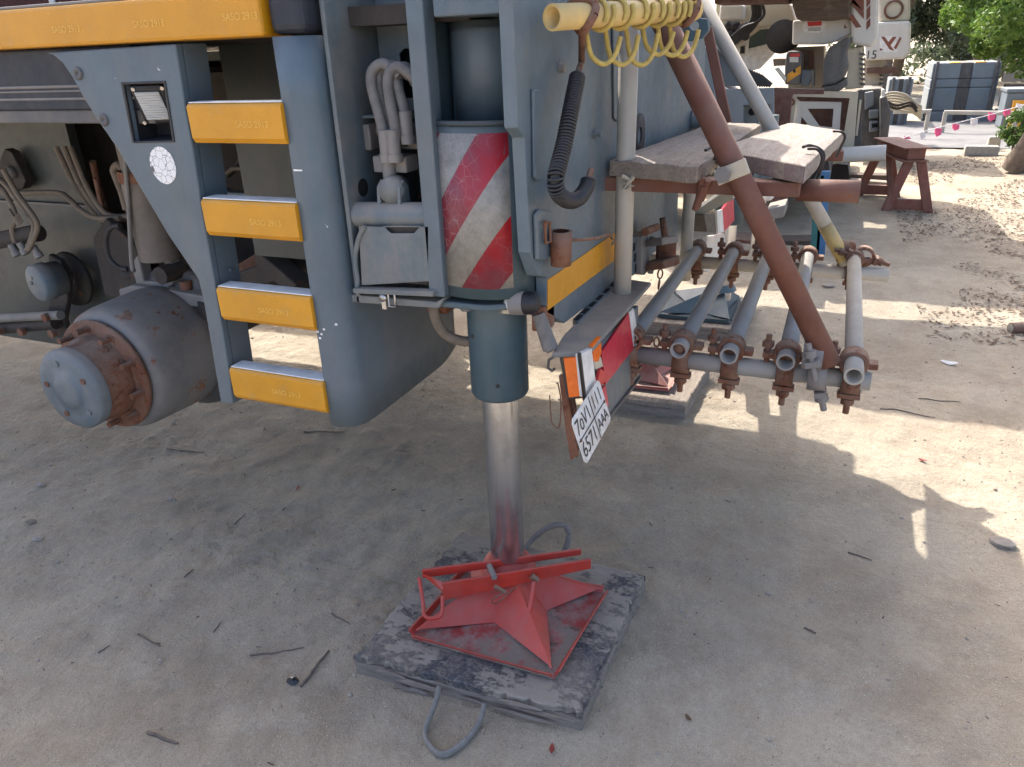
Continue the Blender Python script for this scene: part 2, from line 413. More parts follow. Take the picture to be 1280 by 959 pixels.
def bez(pts, n=10):
    """smooth curve through the points (Catmull-Rom)"""
    pts = [Vector(p) for p in pts]; P_ = [pts[0]]+pts+[pts[-1]]; out = []
    for i in range(1, len(P_)-2):
        for k in range(n):
            t = k/n; a, b_, c, d = P_[i-1:i+3]
            out.append(.5*((2*b_)+(c-a)*t+(2*a-5*b_+4*c-d)*t*t+(3*b_-a-3*c+d)*t**3))
    out.append(pts[-1]); return out

# ================================================================== THE SETTING
def hg(x, y):
    n = noise.fractal(Vector((x*.9, y*.9, 3.1)), 1.0, 2.0, 4)*.012
    n += noise.fractal(Vector((x*7, y*7, 1.7)), .7, 2.1, 5)*.0075
    rg = noise.noise(Vector((x*2.1, y*2.1, 9)))
    n += max(0, rg-.15)*.012*abs(noise.noise(Vector((x*23, y*23, 4))))*3
    # old wheel ruts that cross behind the crane and turn away to the right
    for k, (c0, wd) in enumerate(((1.72, .13), (2.05, .12))):
        d = abs(x-(c0+.05*math.sin(y*1.3+k)+.06*(y-1)))
        if d < wd and y > -.2:
            q = 1-d/wd; n += -.005*q**.5+.0045*max(0, math.sin((y+d*.9)*75+3*noise.noise(Vector((x*2, y*2, 5)))))*min(1, q*3)*max(0, .25+.9*noise.noise(Vector((x*2.2, y*2.2, 0))))
    for c0, wd in ((1.60, .14), (1.18, .12)):                         # fine ribs of old tyre prints
        d = x-(c0+.10*(y-1.6)+.04*math.sin(y*.9))
        if abs(d) < wd and y > .7: n += (.0032*math.sin(d*150)-.004)*min(1, (wd-abs(d))*12)*max(0, min(1, .5+1.2*noise.noise(Vector((x*1.5, y*1.1, 8)))))
    for c0 in (-.55, -.95):
        d = abs(y-(c0+.035*(x-3)**2)); 
        if d < .11 and 2.2 < x < 6: n += -.007*(1-d/.11)**.5
    # bank rising at the far right
    t = max(0, min(1, (-y-1.55-.05*(x-6))/1.6)); n += .30*t*t*(3-2*t)*max(0, min(1, (x-3.5)/3))*max(0, min(1, (13.5-x)/1.5))
    return n
def spread(fine0, fine1, st, far0, far1, gr=1.12):
    a = list(np.arange(fine0, fine1, st)); s_ = st; q = fine1
    while q < far1: a.append(q); s_ *= gr; q += s_
    s_ = st; q = fine0-st; pre = []
    while q > far0: pre.append(q); s_ *= gr; q -= s_
    return pre[::-1]+a
xs = spread(.85, 4.6, .014, -150, 400); ys = spread(-1.3, 3.2, .016, -250, 250)
gv = []; gf = []
for x in xs:
    for y in ys: gv.append((x, y, hg(x, y) if abs(x) < 40 and abs(y) < 40 else 0))
ny = len(ys)
for i in range(len(xs)-1):
    for j in range(ny-1): a = i*ny+j; gf.append((a, a+ny, a+ny+1, a+1))
g = G(); g.v = gv; g.f = gf; g.sm = [True]*len(gf)
tag(obj('ground', g, 'sand'), kind='structure')
def roadz(x, y): return .012
g = G(); ra, rb = 13.0, 17.6
for k in range(40):
    y = -60+k*3.2; g.v += [(ra+.15*math.sin(y*.6)+.4, y, .02), (rb, y, .02)]
for k in range(39): g.f.append((2*k, 2*k+1, 2*k+3, 2*k+2)); g.sm.append(False)
tag(obj('road', g, 'road'), kind='structure')

# ================================================================== THE CRANE (near one)
XS = 1.45
crane = thing('mobile_crane', (3.1, 3.0, 0), 'blue grey mobile crane carrier on its jack, yellow steps, wheel taken off', 'crane')
def px_poly(pts, X): return [PX(a, c, X) for a, c in pts]
# --- side panel with ladder stile (hole for the work lamp)
outer = [(56,66),(66,69),(78,79),(91,98),(105,124),(125,155),(145,184),(180,243),(210,294),(248,350),(255,380),(276,504),(291,506),
         (287,468),(270,364),(251,255),(240,181),(231,132),(219,55)]
hole = [(154,106),(204,104),(215,176),(167,177)]
panel = obj('side_panel', holed_plate(px_poly(outer, XS), [px_poly(hole, XS)], (.022, 0, 0)), 'blue_paint', crane, .004)
fl = px_poly([(219,55),(231,132),(240,181),(251,255),(270,364),(287,468),(291,506)], XS)
g = G()
for a, c in zip(fl[:-1], fl[1:]):
    g.prism([a+Vector((.0225, 0, 0)), c+Vector((.0225, 0, 0)), c+Vector((.0225, .02, 0)), a+Vector((.0225, .02, 0))], (.075, 0, 0))
obj('stile_flange', g, 'blue_paint', panel)
for q in ((250,262),(268,345),(280,448),(237,150)):
    p = PX(*q, XS); obj('rivet', G().ball((p.x+.06, p.y-.001, p.z), .007, 10, (1, .5, 1)), 'blue_paint', panel)
for q in ((98,92),(130,150)):
    p = PX(*q, XS); g = G().lathe([(0, .0155), (.003, .0155), (.005, .011), (.004, .004), (.001, .003), (.001, 0)], p, (-1, 0, 0), 24)
    obj('plug', g, 'charcoal', panel)
c0 = PX(204, 207, XS); c0.x -= .0015
g = G(); ring = []
for k in range(40):
    a = 2*math.pi*k/40; rr = 1+(.03*noise.noise(Vector((math.cos(a)*4, math.sin(a)*4, 0)))); ring.append((c0.x, c0.y+.042*rr*math.cos(a), c0.z+.046*rr*math.sin(a)))
g.prism(ring, (.0012, 0, 0)); tag(obj('round_sticker', g, 'cracked_white', panel), 'white round sticker covered in cracks')
# --- work lamp set into the panel
lamp = obj('work_lamp', holed_plate(px_poly([(150,103),(206,101),(218,178),(165,179)], XS-.003), [px_poly(hole, XS-.003)], (.008, 0, 0)), 'black_plastic', crane, .002)
H4 = px_poly(hole, XS+.005); B4 = [p+Vector((.075, 0, 0)) for p in H4]
cen = sum(B4, Vector())/4; B4 = [cen+(p-cen)*.9 for p in B4]
g = G(); g.add(H4+B4, [(0,4,5,1),(1,5,6,2),(2,6,7,3),(3,7,4,0),(4,7,6,5)]); obj('recess', g, 'black_plastic', lamp)
lc = PX(192, 132, XS+.03); ax = Vector((-1, -.42, -.30)).normalized(); sy = Vector((0, 0, 1)).cross(ax).normalized(); sz = ax.cross(sy)
def quadp(c, w_, h_, sk=0): return [c+sy*(sx*w_/2+sz_*sk)+sz*(sz_*h_/2) for sx, sz_ in ((-1,-1),(1,-1),(1,1),(-1,1))]
g = G().prism(quadp(lc, .086, .098, -.006), ax*-.05); obj('housing', g, 'black_plastic', lamp, .008)
g = G().prism(quadp(lc+ax*.001, .062, .070, -.005), ax*.005); obj('lens', g, 'clear_lens', lamp, .003)
g = G()
for sx, sz_ in ((-.8, .9), (.8, .9), (-.8, -.9), (.8, -.9)): g.bolt(lc+sy*(sx*.045)+sz*(sz_*.046), ax, .005, .004)
obj('screw', g, 'bare_steel', lamp)
# --- deck edge beam with yellow reflective tape
za = PX(335, 45, XS).z
beam = obj('deck_edge_beam', G().box((XS-.012, 1.185, 1.645), (XS+.10, 6.5, 1.735)), 'yellow_tape', crane, .008)
tag(beam, 'yellow reflective deck edge beam')
g = G().box((XS-.004, 1.19, 1.7352), (XS+.14, 6.5, 1.742)); obj('beam_top', g, 'dusty_steel', beam, .002)
for q in ((83,37),(186,30),(300,21),(-20,44)):
    p = PX(*q, XS-.012); p.z = min(max(p.z, 1.672), 1.708)
    obj('lettering', text_geo('SASO 2913', .021, p, (0, -1, 0), (0, 0, 1)), 'tape_print', beam)
# --- dark skirt over the wheel, with mouldings
g = G().box((XS+.024, 1.62, 1.495), (XS+.06, 6.5, 1.642)); skirt = obj('wheel_skirt', g, 'dark_blue_paint', crane, .004)
for z, h_ in ((1.552, .007), (1.541, .004), (1.522, .006)):
    g = G().tube([(XS+.024, 1.63, z), (XS+.024, 6.5, z)], h_*.55, 8); obj('moulding', g, 'dusty_steel', skirt)
obj('under_rail', G().box((XS+.03, 1.6, 1.46), (XS+.16, 6.5, 1.494)), 'charcoal', crane, .004)
# --- four yellow steps
steps = [((232,132),(349,127),(355,179),(241,181)), ((251,255),(367,250),(373,299),(259,299)),
         ((270,364),(386,368),(391,409),(277,406)), ((287,468),(401,471),(407,511),(292,505))]
tp = [(315,156),(332,279),(342,390),(358,492)]
for k, q in enumerate(steps):
    p = [PX(a, c, XS-.012) for a, c in q]
    zt = (p[0].z+p[1].z)/2; zb = (p[2].z+p[3].z)/2; yl = p[0].y; yr = p[1].y
    prof = [(XS-.006, zt), (XS-.012, zt-.006), (XS-.012, zb+.012), (XS-.004, zb), (XS+.004, zb), (XS+.004, zt-.012), (XS+.045, zt-.012), (XS+.045, zt)]
    g = G().prism([(x, yl, z) for x, z in prof], (0, yr-yl, 0))
    st = obj('step', g, 'yellow_tape', crane, .002); tag(st, 'yellow ladder step, %s from the top' % ('first', 'second', 'third', 'lowest')[k])
    obj('tread', G().box((XS-.004, yl-.001, zt+.0008), (XS+.044, yr+.001, zt+.004)), 'white_plastic' if k else 'white_plastic', st, .0015)  # white colour stands in for skylight falling on the step top
    tpos = PX(*tp[k], XS-.012)
    obj('lettering', text_geo('SASO 2913', .0205, tpos, (0, -1, 0), (0, 0, 1)), 'tape_print', st)
# --- rounded right stile that runs back into the splash plate
prof = [(XS+.10, 1.178), (XS+.02, 1.178), (XS+.004, 1.174), (XS, 1.162), (XS, 1.140), (XS+.012, 1.108), (XS+.035, 1.090), (XS+.07, 1.083), (XS+.16, 1.080), (XS+.30, 1.078), (XS+.43, 1.077), (XS+.57, 1.076)]
prof = [tuple(v) for v in bez([(a, c, 0) for a, c in prof], 4)]
nz = 8; g = G(); L = len(prof)
for i, (x, y, _) in enumerate(prof):
    zb = .69+.03*max(0, (x-1.9)/.12)**2
    for k in range(nz+1): g.v.append((x, y, zb+(1.643-zb)*k/nz))
for i in range(L-1):
    for k in range(nz): a = i*(nz+1)+k; g.f.append((a, a+nz+1, a+nz+2, a+1)); g.sm.append(True)
stile = obj('rounded_stile', g, 'blue_paint', crane)
sd = stile.modifiers.new('solid', 'SOLIDIFY'); sd.thickness = .008; sd.offset = -1
g = G().box((XS+.002, 1.085, 1.646), (XS+.12, 1.178, 1.80)); obj('stile_cap', g, 'dark_blue_paint', crane, .02, seg=3)
g = G()
for q in ((397,415),(402,418),(405,412),(400,423),(420,406)):
    p = PX(*q, XS-.0006); g.box((p.x-.0006, p.y-.003, p.z-.002), (p.x+.002, p.y+.003, p.z+.003))
p = PX(372, 213, XS-.0006); g.box((p.x-.0006, p.y-.013, p.z-.0018), (p.x+.002, p.y+.011, p.z+.0018))
obj('paint_chip', g, 'white_plastic', stile)
# --- wall behind the ladder, mudguard wall, cross members
back = obj('inner_wall', G().box((1.86, 1.085, 1.02), (1.88, 1.70, 1.64)), 'frame_paint', crane)
obj('valve_block', G().box((1.80, 1.32, 1.33), (1.859, 1.40, 1.50)), 'grime_metal', back, .006)
obj('valve_block', G().box((1.81, 1.16, 1.19), (1.859, 1.36, 1.27)), 'dusty_steel', back, .006)
obj('fitting', G().tube([(1.80, 1.43, 1.455), (1.74, 1.46, 1.45)], .009, 8), 'black_rubber', back)
g = G().prism([(1.95,1.25,.98),(1.95,1.7,1.02),(1.95,1.9,1.2),(1.95,1.2,1.2)], (.05,0,0)); obj('cross_bracket', g, 'blue_tube', crane, .005)
obj('drag_link', G().beam((1.98, 1.95, .86), (2.15, 1.05, 1.18), .05, .07), 'grime_metal', crane, .006)
obj('drag_link', G().beam((2.1, 2.0, .80), (2.55, 1.05, 1.02), .06, .09), 'grime_metal', crane, .008)
obj('axle_beam', G().tube([(2.1, 2.27, .62), (3.5, 2.27, .62)], .085, 16), 'grime_metal', crane)
obj('axle_housing', G().ball((2.75, 2.27, .64), .22, 16, (1.1, 1, 1)), 'grime_metal', crane)
obj('torsion_arm', G().beam((2.2, 2.2, .70), (2.7, 1.35, .95), .08, .10), 'grime_metal', crane, .01)
g = G().ball((2.25, 1.78, .72), .06, 12); g.tube([(2.25, 1.78, .72), (2.3, 2.1, .66)], .035, 10); obj('ball_joint', g, 'rust', crane)
# --- chassis frame (left rail, right rail, deck) : carries everything and shades the ground
rail = obj('frame_rail', G().box((2.2, 2.86, 1.075), (2.24, 6.5, 1.60)), 'frame_paint', crane)
g = G().prism([(2.19, 2.78, 1.05), (2.19, 2.86, .46), (2.19, 2.98, .40), (2.19, 4.2, .40), (2.19, 4.2, 1.07), (2.19, 2.78, 1.07)], (.03, 0, 0)); obj('suspension_bracket', g, 'frame_paint', crane, .004)
obj('weld_seam', G().tube([(2.186, 2.79, 1.069), (2.186, 4.4, 1.069)], .006, 6), 'dusty_steel', rail)
obj('frame_rail', G().box((3.2, 1.1, 1.075), (3.24, 6.5, 1.60)), 'frame_paint', crane)
obj('belly_plate', G().box((2.05, 2.15, 1.56), (3.199, 6.5, 1.58)), 'grime_metal', crane)
obj('deck_plate', G().box((XS+.14, .76, 1.66), (4.28, 6.5, 1.70)), 'grime_metal', crane)
obj('deck_edge_beam', G().box((4.20, .80, 1.60), (4.29, 6.5, 1.658)), 'blue_dusty', crane)
nb = obj('deck_net', G().box((XS+.25, 1.9, 1.702), (XS+.9, 6.4, 2.0)), 'net_mesh', crane)
for y in (1.55, 2.05): obj('deck_post', G().tube([(XS+.19, y, 1.702), (XS+.19, y, 1.85)], .011, 8), 'bare_steel', crane)
obj('deck_dome', G().ball((XS+.2, 1.72, 1.72), .07, 14, (.6, 1, .6)), 'charcoal', crane)
# --- wheel hub without its wheel
HY, HZ = 2.262, .613
for k in range(9):
    a = Vector((2.0+.12*(k % 3), 2.15-.12*k, .80+.06*(k % 4))); obj('linkage', G().beam(a, a+Vector((.15*((k*7) % 3-1), -.28, .10*((k*5) % 3-1)+.04)), .05+.02*(k % 2), .06), ('grime_metal', 'rust', 'blue_tube')[k % 3] if k % 2 else 'grime_metal', crane, .006)
hub = obj('wheel_hub', G().lathe([(1.96, .10), (1.96, .218), (1.945, .232), (1.90, .236), (1.72, .228), (1.685, .222), (1.66, .205), (1.66, .16), (1.66, 0)], (0, HY, HZ), (1, 0, 0), 56), 'drum_paint', crane)
tag(hub, 'grey brake drum with rust patches')
obj('flange', G().lathe([(1.659, .10), (1.652, .198), (1.640, .202), (1.632, .195), (1.632, .10)], (0, HY, HZ), (1, 0, 0), 56), 'rust', hub)
obj('hub_barrel', G().lathe([(1.634, .148), (1.60, .150), (1.585, .142), (1.53, .138)], (0, HY, HZ), (1, 0, 0), 48), 'rust', hub)
obj('hub_cap', G().lathe([(1.535, .142), (1.508, .142), (1.498, .134), (1.494, .10), (1.494, .062), (1.487, .058), (1.485, .03), (1.485, 0)], (0, HY, HZ), (1, 0, 0), 48), 'hub_blue', hub)
for k in range(10):
    a = 2*math.pi*(k+.35)/10; p = Vector((1.64, HY+.172*math.cos(a), HZ+.172*math.sin(a)))
    obj('stud', G().tube([p, p+Vector((-.052, 0, 0))], .0105, 8).tube([p, p+Vector((-.012, 0, 0))], .017, 6), 'rust', hub)
for k in range(5):
    a = 2*math.pi*(k+.1)/5; p = Vector((1.498, HY+.098*math.cos(a), HZ+.098*math.sin(a)))
    obj('cap_screw', G().bolt(p, (-1, 0, 0), .011, .008), 'hub_blue' if k % 2 else 'rust', hub)
g = G().lathe([(1.962, .09), (1.975, .235), (1.99, .275), (2.03, .285), (2.05, .25), (2.06, .1)], (0, HY-.02, HZ+.01), (1, 0, 0), 40); obj('brake_backplate', g, 'charcoal', hub)
# knuckle, suspension strut and its brackets
obj('knuckle_arm', G().prism([PX(a, c, 1.93) for a, c in ((148,362),(164,357),(205,362),(262,372),(262,386),(210,380),(160,372),(150,374))], (.16, 0, 0)), 'dusty_steel', crane, .006)
p = PX(234, 364, 1.97); obj('arm_nut', G().tube([p, p+Vector((0, 0, .04))], .024, 6), 'rust', crane)
sc_ = 1.98; s0 = PX(172, 150, sc_); s1 = PX(190, 322, sc_); s1.y = s0.y = (s0.y+s1.y)/2
strut = obj('suspension_strut', G().tube([s1, (s1.x, s1.y, 1.25)], .072, 24).tube([(s1.x, s1.y, 1.24), (s1.x, s1.y, 1.6)], .06, 24), 'dusty_strut', crane)
obj('clevis', G().prism([PX(a, c, sc_-.02) for a, c in ((163,330),(172,318),(180,352),(205,352),(205,318),(213,330),(216,356),(200,366),(172,362))], (.05, 0, 0)), 'dusty_steel', strut, .006)
p = PX(200, 345, sc_-.07); obj('pivot_pin', G().tube([p, p+Vector((.1, 0, 0))], .034, 8), 'grime_metal', strut)
obj('strut_pipe', G().tube(bez([PX(*q, 1.9) for q in ((156,195),(161,260),(165,330),(168,338))], 5), .008, 8), 'dusty_steel', strut)
# hydraulic lines on the frame
for k, pts in enumerate([[(70,184),(90,225),(115,262),(130,276),(155,272)], [(80,183),(97,225),(118,258),(134,272),(160,274)], [(88,183),(106,228),(124,258),(140,270),(165,270)],
                         [(20,242),(70,241),(85,248),(100,262),(118,272),(150,273)]]):
    obj('hydraulic_line', G().tube(bez([PX(a, c, 2.15-.02*k) for a, c in pts], 6), .011, 8), 'dusty_rubber', crane)
obj('hose_loop', G().tube(bez([PX(a, c, 2.0) for a, c in ((158,262),(152,240),(145,222),(142,212),(148,206),(154,215),(153,228))], 6), .013, 10), 'dusty_rubber', crane)
obj('hose_loop', G().tube(bez([PX(a, c, 2.05) for a, c in ((150,282),(138,285),(133,300),(137,322),(150,335),(160,336))], 6), .011, 8), 'black_rubber', crane)
p = PX(12, 225, 2.14); obj('lug', G().prism([PX(a, c, 2.14) for a, c in ((5,186),(14,190),(32,226),(28,236),(2,244),(-6,214))], (.04, 0, 0)), 'grime_metal', crane, .004)
obj('lug_pin', G().ball(PX(13, 216, 2.13), .026, 12), 'dusty_steel', crane)
# brake chamber
bc = PX(44, 355, 1.92)
ch = obj('brake_chamber', G().lathe([(0, 0), (0, .068), (.008, .076), (.050, .078), (.055, .072), (.10, .070), (.10, 0)], bc, (.98, -.18, 0), 28), 'hub_blue', crane)
for k in range(6):
    a = 2*math.pi*k/6; r_ = .026 if k < 5 else 0
    obj('boss', G().ball(bc+Vector((.002, r_*math.cos(a), r_*math.sin(a))), .009, 8, (.6, 1, 1)), 'dusty_steel', ch)
obj('bracket_plate', G().prism([PX(a, c, 2.05) for a, c in ((60,318),(75,326),(86,345),(84,378),(80,400),(84,418),(78,424),(66,420),(58,400),(62,372))], (.025, 0, 0)), 'grime_metal', crane, .004)
g = G().lathe([(0, .03), (0, .115), (.02, .12), (.03, .03)], PX(86, 350, 2.12), (1, 0, 0), 28); obj('cam_flange', g, 'grime_metal', crane)
for q in ((22,320),(33,318),(50,322)):
    a = PX(*q, 1.93); obj('air_fitting', G().tube([a, a+Vector((.0, .02, .045))], .013, 8).tube([a, a+Vector((0, .008, .018))], .018, 6), 'dusty_steel', ch)
for k, pts in enumerate([[(22,316),(18,300),(15,285),(20,270),(5,240),(-10,225)], [(33,314),(40,296),(42,280),(30,262),(18,246),(8,232),(-8,218)], [(36,312),(45,292),(46,278),(33,258),(20,240),(4,212)]]):
    obj('air_hose', G().tube(bez([PX(a, c, 1.95-.02*k) for a, c in pts], 6), .010, 8), 'dusty_rubber', crane)
g = G()
for k in range(5): g.tube(bez([PX(12+2*k, 262+3*k, 1.90), PX(18+k, 272+2*k, 1.885), PX(24+k, 268+k*2, 1.90)], 4), .006, 6)
obj('cable_tie', g, 'dusty_rubber', crane)
obj('tie_rod', G().tube([PX(-30, 306, 1.98), PX(48, 291, 1.98)], .034, 14), 'grime_metal', crane)
obj('tie_rod', G().tube([PX(-30, 399, 2.0), PX(76, 394, 2.0)], .02, 12), 'dusty_steel', crane)
obj('tie_rod', G().tube([PX(-30, 414, 2.02), PX(70, 404, 2.02)], .026, 12), 'grime_metal', crane)
for q in ((60,396),(68,416),(30,414),(2,412)): p = PX(*q, 1.985); obj('joint_nut', G().bolt(p, (-1, 0, 0), .019, .02), 'rust', crane)
obj('shaded_gap_sheet', G().box((2.42, 1.5, .62), (2.44, 3.1, 1.56)), 'grime_metal', crane)  # dark sheet standing in for the shaded gap beside the strut
for k in range(12):
    a = Vector((2.10+.03*(k % 4), 2.36+.035*k, .95+.05*((k*5) % 7))); obj('pipe_run', G().tube(bez([a, a+Vector((.02, .03, -.12)), a+Vector((0, -.02, -.26-.02*(k % 3)))], 4), .009+.004*(k % 2), 8), ('dusty_rubber', 'black_rubber', 'rust')[k % 3], crane)
obj('strut_collar', G().lathe([(0, .074), (.012, .078), (.03, .078), (.04, .074)], (s1.x, s1.y, 1.22), (0, 0, 1), 24), 'rust', strut)
for k in range(6):
    a = Vector((2.02+.05*(k % 3), 2.02-.05*k, 1.18+.06*(k % 3))); obj('wiring_run', G().tube(bez([a, a+Vector((.03, .10, -.08)), a+Vector((0, .20, -.05)), a+Vector((.02, .34, -.16))], 4), .008, 8), 'dusty_rubber' if k % 2 else 'black_rubber', crane)
obj('spring_seat', G().lathe([(0, 0), (0, .06), (.02, .075), (.05, .075), (.06, .05), (.16, .045)], (2.12, 2.55, .80), (0, 0, 1), 20), 'grime_metal', crane)
obj('hanger_bracket', G().prism([(2.05, 2.44, .70), (2.05, 2.70, .74), (2.05, 2.68, .98), (2.05, 2.58, 1.06), (2.05, 2.46, .96)], (.03, 0, 0)), 'grime_metal', crane, .006)
obj('inner_axle_plate', G().box((2.6, 2.5, .62), (2.64, 4.6, 1.05)), 'brown_red', crane)
obj('inner_drum', G().lathe([(0, 0), (0, .3), (.2, .3)], (2.45, 3.75, .7), (1, 0, 0), 30), 'brown_red', crane)
# --- hydraulic compartment beside the ladder
XC = 1.50
cab = obj('valve_compartment', G().box((XC, 1.062, 1.03), (XC+.33, 1.074, 1.80)), 'blue_dusty', crane, .003)   # left wall
obj('compartment_back', G().box((XC+.33, .80, 1.05), (XC+.34, 1.074, 1.80)), 'grime_metal', cab)
g = holed_plate([(XC+.20, 1.06, 1.47), (XC+.20, .87, 1.47), (XC+.20, .87, 1.80), (XC+.20, 1.06, 1.80)],
                [[(XC+.20, 1.0, 1.50), (XC+.20, .88, 1.50), (XC+.20, .88, 1.61), (XC+.20, .99, 1.61), (XC+.20, 1.003, 1.60)]], (.006, 0, 0)); obj('upper_plate', g, 'blue_dusty', cab, .002)
obj('cavity', G().box((XC+.24, .875, 1.48), (XC+.25, 1.05, 1.66)), 'void', cab)
obj('ledge', G().box((XC+.10, .87, 1.462), (XC+.20, 1.061, 1.468)), 'blue_dusty', cab)
p = PX(437, 232, XC+.09); g = G().lathe([(0, 0), (0, .022)], (p.x-.02, 1.0615, p.z), (0, -1, 0), 20); obj('oval_hole', g, 'void', cab)
tb = PX(480, 266, XC+.02)
tubeh = obj('pivot_tube', G().tube([(XC+.035, 1.061, 1.245), (XC+.035, .856, 1.252)], .031, 24), 'blue_dusty', cab)
for y in (.985, .93): obj('lug', G().prism([(XC+.02, y, 1.27), (XC+.07, y, 1.27), (XC+.065, y, 1.315), (XC+.045, y, 1.33), (XC+.025, y, 1.315)], (0, .009, 0)), 'blue_dusty', tubeh, .002)
dk = PX(489, 238, XC+.03); obj('swivel_disc', G().lathe([(-.006, 0), (-.006, .030), (.05, .030), (.05, 0)], dk, (1, .15, 0), 28), 'blue_dusty', cab)
mb = PX(487, 206, XC+.07); obj('manifold', G().box((mb.x, mb.y-.045, mb.z-.019), (mb.x+.06, mb.y+.047, mb.z+.019)), 'dusty_steel', cab, .004)
obj('manifold_spout', G().tube([(mb.x-.004, mb.y, mb.z+.01), (mb.x-.004, mb.y, mb.z-.035)], .016, 14), 'dusty_steel', cab)
for q in ((447,172),(508,170)):
    p = PX(*q, XC+.1); bl = obj('valve_block', G().box((p.x, p.y-.035, p.z-.03), (p.x+.08, p.y+.03, p.z+.03)), 'dusty_steel', cab, .004)
    obj('block_label', G().box((p.x-.002, p.y-.003, p.z-.024), (p.x, p.y+.026, p.z-.006)), 'dark_grey', bl)
obj('cross_pipe', G().tube([PX(455, 163, XC+.14), PX(500, 163, XC+.14)], .012, 10), 'dusty_steel', cab)
obj('riser_pipe', G().box((XC+.15, 1.01, 1.10), (XC+.17, 1.03, 1.36)), 'blue_dusty', cab, .003)
obj('red_panel', G().box((XC+.24, .93, 1.25), (XC+.25, 1.0, 1.33)), 'brown_red', cab)
hp = [[(483,188),(478,160),(470,130),(464,105),(466,88),(480,80),(500,95)], [(487,188),(486,158),(478,130),(474,108),(476,90),(490,82),(512,95)], [(493,188),(494,160),(488,130),(485,105),(488,90),(500,84),(520,100)], [(509,165),(506,140),(499,115),(495,100),(499,88),(508,85),(520,105)]]
for k, pts in enumerate(hp):
    P_ = [PX(a, c, XC+.05+.02*(k % 2)+.006*i) for i, (a, c) in enumerate(pts)]
    h = obj('hydraulic_hose', G().tube(bez(P_, 6), .0125, 12), 'hose_rubber', cab)
    a = P_[0]; obj('crimp_fitting', G().tube([a+Vector((0, 0, -.02)), a+Vector((0, 0, .045))], .0155, 12).tube([a+Vector((0, 0, -.026)), a+Vector((0, 0, -.008))], .019, 6), 'dusty_steel', h)
# tray and bottom lip
def PC(a, c): return PX(a, c, XC)
g = holed_plate([PC(448,283), PC(536,283), PC(536,352), PC(452,357)], [[PC(480,280.5+3.5), PC(524,284), PC(517,292), PC(488,292)]], (.006, 0, 0)); tray = obj('tray', g, 'blue_dusty', cab, .002)
g = G().beam(PC(445,362), PC(545,366), .03, .012); obj('tray_lip', g, 'blue_dusty', tray, .002)
obj('tray_edge', G().tube(bez([PC(456,283), PC(448,300), PC(444,325), PC(447,350), PC(446,362)], 5), .007, 8), 'blue_dusty', tray)
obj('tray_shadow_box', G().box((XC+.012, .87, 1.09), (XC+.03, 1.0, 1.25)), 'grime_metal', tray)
g = G().prism([PC(433,368), PC(545,378), PC(556,372), PC(548,386), PC(436,378)], (.30, 0, 0)); obj('bottom_lip', g, 'blue_dusty', cab, .003)
p = PC(481,371); lt = obj('latch', G().lathe([(0, 0), (0, .010), (.008, .010)], p-Vector((.012, 0, 0)), (1, 0, 0), 16).box((p.x-.008, p.y-.006, p.z-.03), (p.x-.002, p.y+.006, p.z)), 'bare_steel', cab)
p = PC(493,373); obj('hasp', G().tube([p+Vector((-.012, .009, .02)), p+Vector((-.012, -.009, .02)), p+Vector((-.012, -.009, -.018)), p+Vector((-.012, .009, -.018)), p+Vector((-.012, .009, .02))], .003, 6), 'bare_steel', cab)
# --- outrigger jack column
JX, JY = 1.68, .768
col = obj('jack_box', G().box((XC, .820, 1.066), (XC+.05, .862, 1.80)), 'blue_rear', crane, .004)
tag(col, 'blue grey jack box beside the hoses')
obj('box_side', G().box((XC+.051, .853, 1.10), (XC+.30, .861, 1.80)), 'blue_tube', col, .002)
obj('box_head', G().box((XC+.003, .62, 1.665), (XC+.20, .799, 1.80)), 'blue_rear', col, .004)
obj('guide_plate', G().box((XC+.05, .861, 1.16), (XC+.13, .869, 1.50)), 'blue_rear', col, .003)
jack = obj('jack_cylinder', G().lathe([(.748, .0), (.748, .062), (.748, .074), (.756, .0785), (1.66, .0785), (1.665, 0)], (JX, JY, 0), (0, 0, 1), 48), 'blue_tube', crane)
obj('chrome_rod', G().lathe([(.17, .0), (.17, .030), (.192, .030), (.202, .046), (.212, .0505), (.747, .0505)], (JX, JY, 0), (0, 0, 1), 48), 'chrome', jack)
obj('upper_tube', G().lathe([(1.44, .07), (1.44, .0825), (1.640, .0825), (1.648, .078), (1.648, 0)], (JX, JY-.006, 0), (0, 0, 1), 48), 'blue_rear', jack)  # paler than the cylinder below: a highlight put into its colour
for z_, a_ in ((.80, 200), (.93, 150)): obj('grease_spot', G().ball((JX+.078*math.cos(math.radians(a_)), JY+.078*math.sin(math.radians(a_)), z_), .006, 8), 'grime_metal', jack)
# shield: flat front with folded sides, sticker on it
SX = 1.530
shp = [(1.70, .905), (1.60, .888), (1.556, .858), (SX, .822), (SX-.012, .762), (SX-.004, .70), (1.552, .662), (1.60, .640), (1.74, .634)]
shz0, shz1 = 1.065, 1.452
def sweep(pr, z0, z1, n=1):
    g = G(); k = len(pr)
    for x, y in pr: g.v += [(x, y, z0), (x, y, z1)]
    for i in range(k-1): g.f.append((2*i, 2*i+2, 2*i+3, 2*i+1)); g.sm.append(True)
    return g
sp = [tuple(v)[:2] for v in bez([(a, c, 0) for a, c in shp], 4)]
shield = obj('jack_shield', sweep(sp, shz0, shz1), 'blue_tube', crane); sd = shield.modifiers.new('solid', 'SOLIDIFY'); sd.thickness = .006; sd.offset = 1
lo, hi = 6, 27
stp = [(x-.0078, y) for x, y in sp[lo:hi]]
st = obj('warning_sticker', sweep(stp, 1.092, 1.438), 'warning_sticker', shield); sd = st.modifiers.new('solid', 'SOLIDIFY'); sd.thickness = .0008; sd.offset = 1
tag(st, 'worn red and white striped warning sticker')
